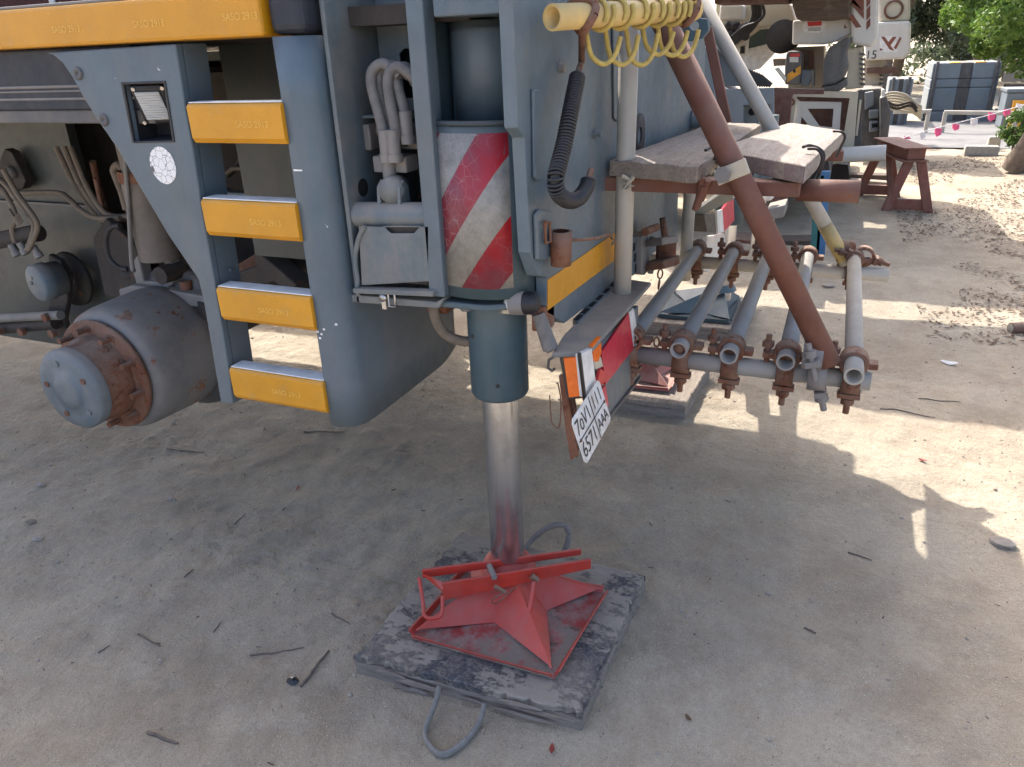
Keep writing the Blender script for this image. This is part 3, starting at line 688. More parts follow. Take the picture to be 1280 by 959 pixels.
g = sweep([(x+.004, y) for x, y in sp], shz1+.001, shz1+.012); tr_ = obj('shield_rim', g, 'blue_rear', shield); sd = tr_.modifiers.new('solid', 'SOLIDIFY'); sd.thickness = .012; sd.offset = 1
obj('shield_corner', G().box((1.575, .872, 1.43), (1.63, .90, 1.455)), 'rust', shield, .003); g = sweep([(x+.004, y) for x, y in sp], shz1+.001, shz1+.012); tr_ = obj('shield_rim', g, 'blue_rear', shield); sd = tr_.modifiers.new('solid', 'SOLIDIFY'); sd.thickness = .012; sd.offset = 1
obj('shield_corner', G().box((1.585, .625, 1.43), (1.65, .642, 1.455)), 'rust', shield, .003)
g = G(); 
for z in (1.30, 1.18): pass
p = PX(650, 284, 1.59); obj('slot', G().box((1.575, .628, p.z-.028), (1.605, .6375, p.z+.022)), 'void', shield, .004)
fl = [(1.55, .90), (1.515, .85), (1.515, .72), (1.57, .625), (1.76, .60), (1.80, .62), (1.80, .90)]
flange = obj('jack_flange', G().prism([(x, y, 1.035) for x, y in fl], (0, 0, .016)), 'blue_tube', crane, .004)
obj('gasket', G().lathe([(1.018, .07), (1.018, .088), (1.034, .092), (1.034, .07)], (JX, JY, 0), (0, 0, 1), 40), 'cream_paint', flange)
for a_ in (115, 160, 215, 255): p = (JX-.005+.105*math.cos(math.radians(a_)), JY+.105*math.sin(math.radians(a_)), 1.012); obj('flange_bolt', G().bolt(p, (0, 0, 1), .014, .022), 'dusty_steel', flange)
obj('elbow_block', G().box((1.60, .872, .985), (1.66, .93, 1.03)), 'rust', flange, .005)
obj('elbow_block', G().box((1.60, .600, .965), (1.66, .64, 1.033)), 'rust', flange, .005)
obj('jack_hose', G().tube(bez([(1.60, .90, 1.04), (1.585, .90, .99), (1.60, .885, .935), (1.63, .85, .905), (1.66, .82, .90)], 6), .0135, 10), 'dusty_rubber', flange)
# bump stop: white and black knob in a grey clamp with a rubber strut below
ka, kb = PX(634, 379, 1.56), PX(676, 379, 1.56); kd = (kb-ka).normalized()
knob = obj('lamp_clamp', G().tube([ka+kd*.012, ka+kd*.047], .0285, 24), 'dusty_steel', crane)
obj('white_knob', G().lathe([(-.013, 0), (-.010, .012), (0, .021), (.012, .0235)], ka+kd*.006, kd, 24), 'white_plastic', knob)
obj('black_knob', G().lathe([(.0, .0275), (.018, .0275), (.030, .020), (.036, .008), (.036, 0)], ka+kd*.047, kd, 24), 'ink', knob)
obj('clamp_foot', G().box((1.56, .655, 1.018), (1.60, .70, 1.034)), 'cream_paint', knob, .003)
obj('rubber_strut', G().tube([PX(673, 392, 1.60), PX(688, 436, 1.60)], [.0165, .0195], 16).tube([PX(683, 437, 1.60), PX(693, 431, 1.60)], .011, 10), 'hose_rubber', knob)
# --- rear panel
YR = .60
def RP(a, c, Y=YR): return PY(a, c, Y)
rear = obj('rear_panel', G().prism([RP(*q) for q in ((640,-25),(647,160),(656,172),(663,316),(673,345),(684,347),(684,392),(706,404),(776,352),(776,-25))], (0, .03, 0)), 'blue_rear', crane, .003)
rear2 = obj('rear_panel', G().prism([RP(*q, YR+.02) for q in ((777,-25),(777,342),(795,332),(846,296),(848,238),(878,204),(884,-25))], (0, .03, 0)), 'blue_rear', crane, .003)
obj('body_core', G().box((1.9, .76, 1.12), (3.3, 1.06, 1.655)), 'grime_metal', crane)
tag(obj('yellow_reflector', G().prism([RP(*q, YR-.002) for q in ((685,350),(769,291),(769,325),(685,388))], (0, .0015, 0)), 'yellow_tape', rear), 'yellow reflective strip')
a, c = RP(671,112,YR-.008), RP(680,225,YR-.008)
obj('cover_strip', G().prism([RP(*q, YR-.008) for q in ((667,112),(676,112),(680,222),(677,226),(672,226),(669,222))], (0, .0075, 0)), 'blue_rear', rear, .003)
obj('edge_strip', G().prism([RP(*q, YR-.006) for q in ((766,-25),(775,-25),(776,148),(772,152),(768,148))], (0, .0055, 0)), 'blue_rear', rear, .002)
obj('latch_plate', G().prism([RP(*q, YR-.012) for q in ((671,268),(677,262),(689,264),(692,270),(691,318),(684,325),(673,325))], (0, .011, 0)), 'blue_rear', rear, .004)
obj('latch_handle', G().tube([RP(*q, YR-.02) for q in ((681,278),(687,278),(688,302),(682,304),(681,278))], .004, 6), 'rust', rear)
p = RP(701, 305, YR-.035); obj('rust_pocket', G().lathe([(-.05, .020), (-.05, .024), (.03, .027), (.03, .020)], p, (0, 0, 1), 16), 'rust', rear)
obj('wire_rod', G().tube(bez([RP(690,297,YR-.02), RP(715,300,YR-.05), RP(745,298,YR-.06), RP(762,293,YR-.03), RP(765,298,YR-.02)], 5), .004, 6), 'rust', rear)
obj('wire_hook', G().tube(bez([RP(762,293,YR-.03), RP(767,300,YR-.03), RP(765,306,YR-.03)], 4), .003, 6), 'bare_steel', rear)
p = RP(742, 167, YR); obj('panel_bolt', G().tube([p, p+Vector((0, -.022, 0))], .008, 10).tube([p, p+Vector((0, -.01, 0))], .013, 6), 'blue_rear', rear)
p = RP(700, 84, YR); obj('panel_bolt', G().bolt(p, (0, -1, 0), .012, .012), 'dusty_steel', rear)
# towing eye and pipe bores in the right hand panel
p = RP(800, 170, YR+.015); obj('tow_eye', G().lathe([(0, .028), (0, .072), (-.02, .072), (-.02, .028), (0, .028)], p, (0, -1, .0), 28), 'grime_metal', rear2)
p = RP(866, 150, YR+.015); obj('pipe_bore', G().lathe([(0, .030), (.04, .030), (.04, .042), (0, .042)], p, (0, -1, 0), 24), 'blue_dusty', rear2)
# unseen board added above the frame, shaped to shade the planks and ground behind
eb = [(1.5, 1.752), (3.22, 1.752), (3.26, 2.1), (3.1, 2.2), (1.5, 2.2)]
obj('deck_shadow_board', G().prism([(x, YR+.05, z) for x, z in eb], (0, .06, 0)), 'blue_rear', crane, .004)
# lug plate with a hole, sticking out at the top
pts = [PX(*q, 2.8) for q in ((854,28),(872,22),(885,24),(886,38),(878,48),(862,52),(850,48))]
obj('lug_plate', holed_plate(pts, [[PX(868+6*math.cos(t), 32+6*math.sin(t), 2.8) for t in np.linspace(0, 2*math.pi, 15)[:-1]]], (.03, 0, 0)), 'blue_tube', crane, .003)
lg = PX(862, 40, 2.815); obj('lug_arm', G().beam(lg, (2.815, .622, lg.z), .03, .05), 'blue_tube', crane, .003)
# slotted mounting channel and tow coupling
obj('slotted_channel', G().prism([RP(*q, YR-.01) for q in ((787,300),(797,294),(800,340),(789,346))], (0, .02, 0)), 'blue_rear', rear2, .002)
for q in ((793,309),(794,322),(795,335)): p = RP(*q, YR-.0115); obj('slot', G().box((p.x-.012, p.y, p.z-.014), (p.x+.012, p.y+.002, p.z+.014)), 'void', rear2)
tow = obj('tow_coupling', G().prism([RP(*q, YR-.03) for q in ((803,296),(810,290),(812,338),(806,344),(802,342))], (0, .05, 0)), 'dusty_steel', crane, .004)
c1, c2 = RP(822,300,YR-.06), RP(822,332,YR-.06)
obj('jaw', G().beam(RP(808,304,YR-.02), RP(838,300,YR-.12), .07, .025), 'dusty_steel', tow, .006)
obj('jaw', G().beam(RP(808,332,YR-.02), RP(840,328,YR-.12), .09, .03), 'rust', tow, .008)
obj('tow_pin', G().tube([RP(833,302,YR-.08), RP(832,327,YR-.08)], .036, 16), 'rust', tow)
obj('jaw_ring', G().lathe([(0, .022), (0, .05), (.02, .05), (.02, .022), (0, .022)], RP(827,290,YR-.05), (.2, -1, .2), 20), 'rust', tow)
obj('lever', G().tube([RP(806,290,YR-.05), RP(821,284,YR-.05)], .014, 8), 'rust', tow)
for q in ((812,302),(811,336)): obj('coupling_bolt', G().bolt(RP(*q, YR-.035), (0, -1, 0), .02, .015), 'dusty_steel', tow)
def chain(name, a, b, par, r=.011, mat='rust'):
    a = Vector(a); b = Vector(b); n = max(2, int((b-a).length/(r*2.3))); d = (b-a).normalized()
    for k in range(n):
        c = a+(b-a)*((k+.5)/n); sd_ = Vector((1, 0, 0)) if k % 2 else Vector((0, 1, 0)); lp = []
        for j in range(9):
            t = 2*math.pi*j/8; lp.append(c+d*math.cos(t)*r*1.5+sd_*math.sin(t)*r*.8)
        obj(name, G().tube(lp, r*.28, 6, cap=False), mat, par)
chain('chain_link', RP(826,336,YR-.08), RP(823,362,YR-.08), tow)
# --- rear lamp unit on its shelf
YL = .50
pL = RP(735, 440, YL); XL = pL.x; ZL = pL.z
shelf = obj('lamp_shelf', G().prism([PZ(*q, ZL) for q in ((690,442),(735,440),(740,436),(814,353),(786,349),(764,360),(705,418))], (0, 0, -.012)), 'blue_dusty', crane, .003)
tag(shelf, 'dented blue grey shelf over the tail lamp')
obj('slot_rail', G().prism([PZ(*q, ZL+.004) for q in ((716,398),(722,404),(774,352),(769,349))], (0, 0, -.02)), 'blue_rear', shelf, .002)
for k in range(6):
    t = (k+.5)/6; p = PZ(719+(771.5-719)*t, 401+(350.5-401)*t, ZL+.0055); obj('slot', G().box((p.x-.022, p.y-.006, p.z-.001), (p.x+.022, p.y+.006, p.z)), 'void', shelf)
obj('lamp_board', G().prism([RP(*q, YL+.012) for q in ((736,446),(798,382),(799,470),(757,524),(738,512))], (0, .02, 0)), 'blue_rear', crane, .003)
rl = obj('reflector_board', G().prism([RP(*q, YL+.004) for q in ((752,441),(786,391),(792,436),(757,481))], (0, .006, 0)), 'red_tape', crane); tag(rl, 'red reflective board behind the tail lamp')
obj('white_edge', G().prism([RP(*q, YL+.004) for q in ((786.4,390.5),(792,385),(799,426),(792.4,435.5))], (0, .006, 0)), 'white_plastic', rl)
obj('red_corner', G().prism([RP(*q, YL+.003) for q in ((752,487),(757,481.6),(761,506),(757,512))], (0, .005, 0)), 'red_tape', rl)
obj('lower_edge', G().beam(RP(757,526,YL+.01), RP(800,471,YL+.01), .012, .008), 'charcoal', rl)
yb = PX(690, 442, XL).y
tl = obj('tail_lamp', G().prism([PX(*q, XL+.012) for q in ((698,443),(727,441),(734,498),(709,500))], (.03, 0, 0)), 'lamp_dark', crane, .003); tag(tl, 'broken tail lamp with an amber side lens')
obj('amber_lens', G().prism([PX(*q, XL-.002) for q in ((704,447.5),(721,446),(728,495.5),(711,497.5))], (.013, 0, 0)), 'orange_lens', tl, .002)
obj('lamp_frame', G().tube([RP(*q, YL-.006) for q in ((724,442),(731,500),(741,495))], .005, 6), 'lamp_dark', tl)
obj('white_lens', G().prism([RP(*q, YL-.004) for q in ((726,443),(740,436),(742,452),(745,477),(737,493),(731,497))], (0, .014, 0)), 'white_plastic', tl, .002)
obj('broken_lens', G().prism([RP(*q, YL-.002) for q in ((741,432),(751,421),(752,440),(748,452),(742,452))], (0, .01, 0)), 'orange_lens', tl)
obj('broken_lens', G().prism([RP(*q, YL-.001) for q in ((741.5,446),(751,446),(754,458),(744,462))], (0, .008, 0)), 'cream_paint', tl)
obj('broken_lens', G().prism([RP(*q, YL-.004) for q in ((751,461),(762,470),(752,482),(746,493),(738,497),(746,480))], (0, .008, 0)), 'sticker_red', tl)
br = obj('lamp_bracket', G().prism([PX(*q, XL+.03) for q in ((698,470),(704,468),(722,570),(713,576),(707,540))], (.012, 0, 0)), 'rust', crane, .002)
obj('bracket_web', G().prism([PX(*q, XL+.05) for q in ((703,470),(716,498),(724,558),(720,574),(708,530))], (.02, 0, 0)), 'brown_red', br, .002)
obj('bracket_eye', G().tube([PX(*q, XL+.02) for q in ((692,446),(686,450),(685,460),(690,464),(693,461))], .004, 8), 'charcoal', br)
obj('wire_loop', G().tube(bez([PX(*q, XL+.02) for q in ((697,478),(701,500),(700,528),(696,535),(690,528),(688,510),(687,494))], 5), .0018, 6), 'rust', br)
# licence plate, bent outwards at the bottom
TLp, TRp, BLp, BRp = RP(714,523,.485), RP(748,478,.485), RP(733,585,.452), RP(765,520,.452)
pr_ = ((TRp-TLp)+(BRp-BLp))*.5; pu = ((TLp-BLp)+(TRp-BRp))*.5; pc = (TLp+TRp+BLp+BRp)/4; W_, H_ = pr_.length, pu.length
e1 = pr_.normalized(); e2 = (pu-e1*pu.dot(e1)).normalized(); e3 = e1.cross(e2)
ol = []
for sx, sy_ in ((-1,-1),(1,-1),(1,1),(-1,1)):
    for t in ((0, 1), (1, 0)) if sx*sy_ > 0 else ((1, 0), (0, 1)):
        ol.append(pc+e1*(sx*(W_/2-.010*t[0]))+e2*(sy_*(H_/2-.010*t[1])))
lp = obj('licence_plate', G().prism(ol, e3*-.003), 'plate_white', crane, .0008); tag(lp, 'white licence plate reading 6571 AAA, bent')
def ink(txt, u, v, s): 
    return obj('plate_character', text_geo(txt, s, pc+e1*(u*W_)+e2*(v*H_), e1, e2, .0012), 'ink', lp)
for k, ch_ in enumerate('6571'): ink(ch_, -.41+.12*k, -.25, H_*.46)
for k, ch_ in enumerate('AAA'): ink(ch_, .15+.115*k, -.25, H_*.36)
for k, ch_ in enumerate('7٥٧١'): ink(ch_, -.41+.12*k, .24, H_*.46)
for k in range(3): ink('ا', .15+.115*k, .24, H_*.42)
g = G()
g.prism([pc+e1*(s_*W_*.485)+e2*(t*.0014)+e3*.0008 for s_, t in ((-1,-1),(1,-1),(1,1),(-1,1))], e3*.0006)
g.prism([pc+e1*(W_*.06+s_*.0014)+e2*(t*H_*.485)+e3*.0010 for s_, t in ((-1,-1),(1,-1),(1,1),(-1,1))], e3*.0006)
obj('plate_line', g, 'ink', lp)
for u_ in (-.44, .44): obj('plate_bolt', G().bolt(pc+e1*(u_*W_)+e2*(.0*H_), e3, .004, .003), 'rust', lp)
# --- right hand tail lamp, jack and wheels of the same crane
rt = obj('lamp_shelf', G().prism([PX(*q, 3.45) for q in ((852,270),(872,262),(905,240),(918,240),(916,250),(880,268))], (.22, 0, 0)), 'cream_paint', crane)
b2 = obj('tail_lamp', G().prism([RP(*q, .51) for q in ((880,268),(895,268),(897,292),(884,290))], (0, .10, 0)), 'lamp_dark', crane, .005)
tag(obj('reflector_board', G().prism([RP(*q, .50) for q in ((903,262),(917,243),(918,276),(905,290))], (0, .01, 0)), 'red_tape', b2), 'red reflective board of the far tail lamp')
obj('white_edge', G().prism([RP(*q, .50) for q in ((896,264),(903,262),(905,290),(898,292))], (0, .01, 0)), 'white_plastic', b2)
obj('grey_plate', G().prism([RP(*q, .545) for q in ((884,296),(905,292),(908,304),(886,340),(880,338))], (0, .02, 0)), 'white_paint', b2)
q = PX(908, 300, 4.55); R2 = (4.55, q.y)
j2 = obj('jack_cylinder', G().lathe([(.62, 0), (.62, .085), (1.12, .085), (1.12, 0)], (R2[0], R2[1], 0), (0, 0, 1), 28), 'blue_tube', crane)
obj('chrome_rod', G().lathe([(.15, .055), (.62, .055)], (R2[0], R2[1], 0), (0, 0, 1), 24), 'chrome', j2)
obj('wheel_hub', G().lathe([(0, .1), (0, .24), (.25, .24), (.27, .15), (.4, .14), (.4, 0)], (3.5, 2.262, .613), (1, 0, 0), 24), 'drum_paint', crane)

# ================================================================== SCAFFOLD BRACKET BEHIND THE CRANE
XN, XF = 2.125, 3.27; ZLo = .72; ZUp = 1.25
sc = thing('scaffold_bracket', (3.1, .3, 0), 'pipe scaffold seat clamped behind the crane, rusty brown and pale pipes', 'scaffold')
RP_ = .0255
def pipe(a, b, mat, r=RP_, label=None, hol=True):
    return obj('pipe', G().tube([a, b], r, 20, hollow=r*.78 if hol else 0), mat, sc) if not label else tag(obj('pipe', G().tube([a, b], r, 20, hollow=r*.78), mat, sc), label)
def clamp(p, ax1, ax2, mat='rust', r=RP_, bolt=(0, 0, -1)):
    p = Vector(p); ax1 = Vector(ax1).normalized(); ax2 = Vector(ax2).normalized(); bd = Vector(bolt).normalized(); sd_ = ax1.cross(bd).normalized()
    g = G().lathe([(-.026, r+.001), (-.026, r+.012), (.026, r+.012), (.026, r+.001), (-.026, r+.001)], p, ax1, 20)
    g.beam(p-sd_*(r+.035)+bd*.004, p+sd_*(r+.040)+bd*.004, .04, .018, bd)
    c = obj('coupler', g, mat, sc, .003)
    q2 = p+bd*(2*r+.006)
    g2 = G().lathe([(-.024, r+.001), (-.024, r+.011), (.024, r+.011), (.024, r+.001), (-.024, r+.001)], q2, ax2, 20)
    obj('coupler_half', g2, mat, c)
    e = p+sd_*(r+.028); obj('coupler_bolt', G().tube([e-bd*.055, e+bd*.05], .008, 8).tube([e-bd*.035, e-bd*.018], .017, 6), mat, c)
    e = q2+ax1*(.0); obj('coupler_bolt', G().tube([q2+bd*(r), q2+bd*(r+.075)], .009, 8).tube([q2+bd*(r+.028), q2+bd*(r+.045)], .019, 6).beam(q2+bd*(r+.018)-sd_*.03, q2+bd*(r+.018)+sd_*.03, .03, .014, bd), mat, c)
    return c
# uprights, ledgers, diagonals
v1 = RP(785, 100, .546); v2 = RP(778, 350, .546); XV = (v1.x+v2.x)/2
pipe((XV, .546, .70), (XV, .546, 1.80), 'galv_pipe', .0265, 'pale upright pipe beside the rear panel')
w1 = RP(860, 280, .546); pipe((w1.x, .546, .66), (w1.x, .546, 1.24), 'galv_pipe', .0255)
pipe((XN, .56, ZLo), (XN, -.165, ZLo), 'galv_old', .027, 'long grey ledger pipe under the open pipe ends')
pipe((XF, .80, ZLo-.005), (XF, -.25, ZLo-.005), 'galv_pipe', .027)
d0, d1 = PX(822, 12, XN-.06), PX(1037, 455, XN-.06); pipe(d1, d0+(d0-d1)*.06, 'rust_pipe', .031, 'rusty brown diagonal pipe')
f0, f1 = PX(889, 24, XF), PX(1058, 330, XF); pipe(f1, f0+(f0-f1)*.12, 'galv_pipe', .028, 'pale diagonal pipe with a yellow foot')
fm = f1+(f0-f1)*.02; tag(obj('paint_band', G().tube([fm, f1+(f0-f1)*.165], .0288, 20, hollow=.0281), 'amber_stripe' if False else 'yellow_pipe', sc), 'faded yellow paint on the foot of the pipe')
bands = [((803,398),(865,326)), ((849,427),(916,324)), ((916,430),(958,327)), ((985,433),(1010,325)), ((1067,458),(1068,324))]
fin_ = ['galv_old', 'galv_old', 'galv_old', 'galv_old', 'galv_pipe']
ZP = ZLo+.054
for k, (a, c) in enumerate(bands):
    A, B = PZ(*a, ZP), PZ(*c, ZP)
    A.x = XN-(.02 if k == 0 else .065 if k < 4 else .11); B.x = XF+.08
    A.y = B.y = (A.y+B.y)/2
    pipe(A, B, fin_[k], .0255, None)
    if k: clamp((XN, A.y, ZP), (1, 0, 0), (0, 1, 0), r=.0265)
    clamp((XF, A.y, ZP), (1, 0, 0), (0, 1, 0), r=.0265)
    if k == 0:
        chain('chain_link', (XN-.0, A.y-.075, ZP+.01), (XN, A.y-.08, ZP-.09), sc); clamp((XN, A.y, ZP), (1, 0, 0), (0, 1, 0), r=.0265)
    if k == 1: obj('bore_fill', G().ball((A.x+.03, A.y, A.z), .022, 10), 'rust', sc)
clamp(d1+Vector((.0, .045, .02)), (0, 1, 0), (0, 1, 0), 'dusty_steel', .029, (0, -.3, -1))
clamp(f1+Vector((.02, .0, .05)), (0, 1, 0), (1, 0, 0), 'rust', .029, (0, -1, -.3))
g = G().beam(PX(895, 223, XN-.10), PX(935, 207, XN-.10), .012, .04); bb = obj('brace_strap', g, 'cream_paint', sc, .003)
p = PX(904, 218, XN-.115); obj('strap_bolt', G().bolt(p, (-1, 0, 0), .022, .014), 'dusty_steel', bb)
# upper seat ledger (rusty channel + round end) and hanging rods
u0, u1 = PX(764, 219, XN), PX(1003, 219, XN)
obj('seat_channel', G().box((XN-.03, u1.y, ZUp-.028), (XN+.03, u0.y+.03, ZUp+.010)), 'rust_pipe', sc, .004)
pipe((XN+.04, .09, ZUp-.02), (XN+.04, -.065, ZUp-.02), 'rust_pipe', .029, 'rusty round end of the seat ledger')
obj('seat_channel', G().box((XF-.11, -.02, 1.17), (XF-.05, .68, 1.207)), 'rust_pipe', sc, .004)
for q in (((878,222),(872,258)), ((885,225),(876,250)), ((880,232),(869,262))): obj('tie_rod', G().tube([PX(*q[0], XN-.05), PX(*q[1], XN-.03)], .010, 8), 'rust_pipe', sc)
obj('rope_lashing', G().tube([PX(*q, XN-.06) for q in ((778,220),(790,226),(779,229),(791,233),(780,236),(792,220))], .007, 6), 'rope_pale', sc)
# --- planks lying on it
def plank(name, corners, zt, th, mat, label, seed, zf=1.256):
    """top corners (near-left, near-right, far-right, far-left) in px on the seat plane"""
    C4 = [PZ(*q, zt if i_ < 2 else zf) for i_, q in enumerate(corners)]; g = G(); nx, ny_ = 36, 10
    for top in (1, 0):
        for i in range(nx+1):
            for j in range(ny_+1):
                s_, t = i/nx, j/ny_
                p = C4[0].lerp(C4[3], s_).lerp(C4[1].lerp(C4[2], s_), t)
                e = 1 if top else -1
                dz = noise.noise(Vector((p.x*2+seed, p.y*26, seed)))*.004+noise.noise(Vector((p.x*9, p.y*60, seed)))*.0018
                ed = min(i, nx-i, j, ny_-j) == 0
                q = p+Vector((noise.noise(Vector((p.y*30, seed, 0)))*.005 if i in (0, nx) else 0, noise.noise(Vector((p.x*8, seed, 0)))*.004 if j in (0, ny_) else 0, 0))
                q.z += (dz-(.006 if ed else 0)) if top else -th+dz*.5
                g.v.append(q)
    n1 = (nx+1)*(ny_+1)
    for i in range(nx):
        for j in range(ny_):
            a = i*(ny_+1)+j; g.f += [(a, a+1, a+ny_+2, a+ny_+1), (a+n1, a+n1+ny_+1, a+n1+ny_+2, a+n1+1)]
    for i in range(nx):
        a = i*(ny_+1); b_ = a+ny_+1; g.f += [(a, b_, b_+n1, a+n1)]; a += ny_; b_ += ny_; g.f += [(b_, a, a+n1, b_+n1)]
    for j in range(ny_):
        a = j; g.f += [(a+1, a, a+n1, a+1+n1)]; a += nx*(ny_+1); g.f += [(a, a+1, a+1+n1, a+n1)]
    g.sm = [False]*len(g.f)
    o = obj(name, g, mat, None, .003); 
    return tag(o, label, 'plank', 'planks on the scaffold seat')
def sct(P3): return P3
ZT = ZUp+.063
plank('plank', [(762,198),(872,206),(952,154),(890,152)], ZT, .048, 'plank_wood', 'cracked grey plank nearer the crane, beside the upright pipe', 3.0)
plank('plank', [(894,184),(1007,205),(1056,163),(985,152)], ZT+.003, .050, 'plank_purple', 'outer plank with a purple tinted end and wire loops', 8.0)
# wire ties round the planks
for q in ([(1004,184),(1012,182),(1024,186),(1030,196),(1024,218),(1016,234)], [(1010,186),(1022,187),(1028,198),(1022,214),(1012,228)], [(1042,164),(1052,165),(1056,172),(1050,186),(1045,196)], [(882,188),(890,184),(896,188),(893,200)]):
    t = obj('wire_tie', G().tube(bez([PZ(a, c, ZT+.012) if i < 2 else PX(a, c, PZ(q[1][0], q[1][1], ZT+.012).x) for i, (a, c) in enumerate(q)], 5), .0045, 6), 'wire_dark')
    tag(t, {1004: 'thick wire loop at the near corner of the outer plank', 1010: 'thinner wire beside the near corner loop', 1042: 'wire loop at the far corner of the outer plank', 882: 'wire end between the two planks'}[q[0][0]], 'wire')
# --- yellow pipe tied across the top, rope coil and spring sleeved hook hanging from it
y0, y1 = PX(690, 22, 1.52), PX(868, 12, 2.0)
yp = tag(obj('scaffold_pipe', G().tube([y0, y1], .0245, 24, hollow=.0198), 'yellow_pipe'), 'yellow scaffold pipe lying across the top of the rear panel', 'pipe')
dY = (y1-y0).normalized()
def along(px): return y0+(y1-y0)*((px-690)/(868-690))
rope = thing('rope_coil', along(790), 'yellow rope wound loosely round the yellow pipe', 'rope')
for k, px in enumerate((737, 760, 786, 808, 829, 846)):
    c = along(px); d_ = .02+.012*(k % 3)+.012*(k < 3)
    sid = Vector((dY.y, -dY.x, 0))   # away from the pipe, towards the camera side
    pts = [c+Vector((0, 0, .034)), c-sid*.034+Vector((0, 0, .0)), c-sid*.03+Vector((0, 0, -.035))+dY*.008, c-sid*.025+Vector((0, 0, -.062-d_*.5))+dY*.02,
           c-sid*.01+Vector((0, 0, -.080-d_*.5))+dY*.045, c+Vector((0, 0, -.066-d_*.4))+dY*.07, c+sid*.002+Vector((0, 0, -.045))+dY*.085]
    obj('rope_loop', G().tube(bez(pts, 6), .0056, 8), 'rope_yellow', rope)
    wr = [c+(sid*math.cos(t)+Vector((0, 0, 1))*math.sin(t))*.0295+dY*(.004*t) for t in np.linspace(-.5, 2*math.pi+.6, 20)]; obj('rope_wrap', G().tube(wr, .0052, 8), 'rope_yellow', rope)
for px in (722, 868-14):
    c = along(px); sid = Vector((dY.y, -dY.x, 0)); lp_ = [c+(sid*math.cos(t)+Vector((0, 0, 1))*math.sin(t))*.031+dY*(.012*math.sin(t*2)) for t in np.linspace(0, 2*math.pi, 17)]
    tag(obj('tie_bar', G().tube(lp_, .0085, 8, cap=False), 'rust'), 'rusty bar bent round the %s end of the yellow pipe' % ('open' if px == 722 else 'far'), 'tie')
Yh = .555
hk = [(727,78),(724,86),(722,95),(717,120),(711,150),(705,180),(698,208),(694,226),(699,243),(712,251),(724,247),(733,234),(736,222),(739,212)]
hb = bez([PY(a, c, Yh-.02*min(1, i/4)) for i, (a, c) in enumerate(hk)], 8)
top_ = along(722)
hook = tag(obj('hook', G().tube([top_+Vector((0, 0, -.03))]+hb, .0075, 8), 'rust'), 'rusty bent hook with a ribbed spring sleeve hanging on the rear panel', 'hook')
# spring sleeve : helix round the hook's bar
n0, n1 = 16, len(hb)-9; seg = hb[n0:n1]; g = G(); hel = []
Ls = [0]
for a, c in zip(seg[:-1], seg[1:]): Ls.append(Ls[-1]+(c-a).length)
pitch = .0072; N = int(Ls[-1]/pitch*12)
for i in range(N+1):
    s_ = Ls[-1]*i/N; j = max(k for k in range(len(Ls)) if Ls[k] <= s_+1e-9); j = min(j, len(seg)-2); t = (s_-Ls[j])/(Ls[j+1]-Ls[j]+1e-9)
    c = seg[j].lerp(seg[j+1], t); d_ = (seg[j+1]-seg[j]).normalized(); u = Vector((0, 1, 0)); w_ = d_.cross(u).normalized(); a = 2*math.pi*s_/pitch
    hel.append(c+(u*math.cos(a)+w_*math.sin(a))*.0155)
obj('spring_sleeve', G().tube(hel, .0034, 6), 'black_plastic', hook)
obj('sleeve_core', G().tube(seg, .0115, 12), 'black_rubber', hook)
# thin rusty angle and pale upright at the top right
ag = thing('steel_angle', PX(905, 80, 3.05), 'thin rusty steel bar leaning behind the pale diagonal pipe', 'bar')
obj('bar', G().beam(PX(884, 35, 3.05), PX(909, 154, 3.05), .026, .035), 'rust_pipe', ag, .003)

# ================================================================== TIMBER MATS AND OUTRIGGER FLOATS
def mat_board(C4, zt, label, layers, matn='peeling_paint', seed=1.0, rough=.012):
    """C4: top corners in world (L, F, R, B), zt top height; a panel on planks with splintered edges"""
    base = sum(C4, Vector())/4; base.z = 0
    t = thing('timber_mat', base, label, 'timber mat')
    def ragged(c4, z0, z1, m_, nm, rg, sd_):
        g = G(); loop = []
        n = 60
        for k in range(4):
            a, c = c4[k], c4[(k+1) % 4]; inn = (base-(a+c)/2); inn.z = 0; inn.normalize()
            for i in range(n):
                p = a.lerp(c, i/n); q = p+inn*(rg*(.5*max(0, noise.noise(Vector((p.x*7, p.y*7, sd_))))+1.0*max(0, noise.noise(Vector((p.x*60, p.y*60, sd_))))+.5*abs(noise.noise(Vector((p.x*170, p.y*170, sd_))))))
                loop.append(Vector((q.x, q.y, 0)))
        m2 = len(loop); c_ = Vector((base.x, base.y, 0))
        for fr_, zz in ((1, z0), (1, z1), (.985, z1+.003)):
            for p in loop: q = c_+(p-c_)*fr_; g.v.append((q.x, q.y, zz+noise.noise(Vector((p.x*9, p.y*9, zz*40+sd_)))*.003))
        for i in range(m2):
            j = (i+1) % m2; g.f += [(i, j, m2+j, m2+i), (m2+i, m2+j, 2*m2+j, 2*m2+i)]; g.sm += [False, False]
        g.v.append((c_.x, c_.y, z1+.003)); top = len(g.v)-1
        for i in range(m2): g.f.append((2*m2+i, 2*m2+(i+1) % m2, top)); g.sm.append(False)
        return obj(nm, g, m_, t)
    ragged(C4, zt-.022, zt-.003, matn, 'top_panel', rough, seed)
    L_, F_, R_, B_ = C4; npk = layers
    for k in range(npk):
        a0, a1 = k/npk+.004, (k+1)/npk-.004
        c4 = [L_.lerp(B_, a0), F_.lerp(R_, a0), F_.lerp(R_, a1), L_.lerp(B_, a1)]
        g = G(); g.prism([Vector((p.x, p.y, -.012)) for p in c4], (0, 0, zt-.0235+.012)); obj('plank', g, 'mat_wood', t, .004)
    return t
C4 = [PZ(*q, .066) for q in ((441,820),(727,893),(808,717),(575,662))]
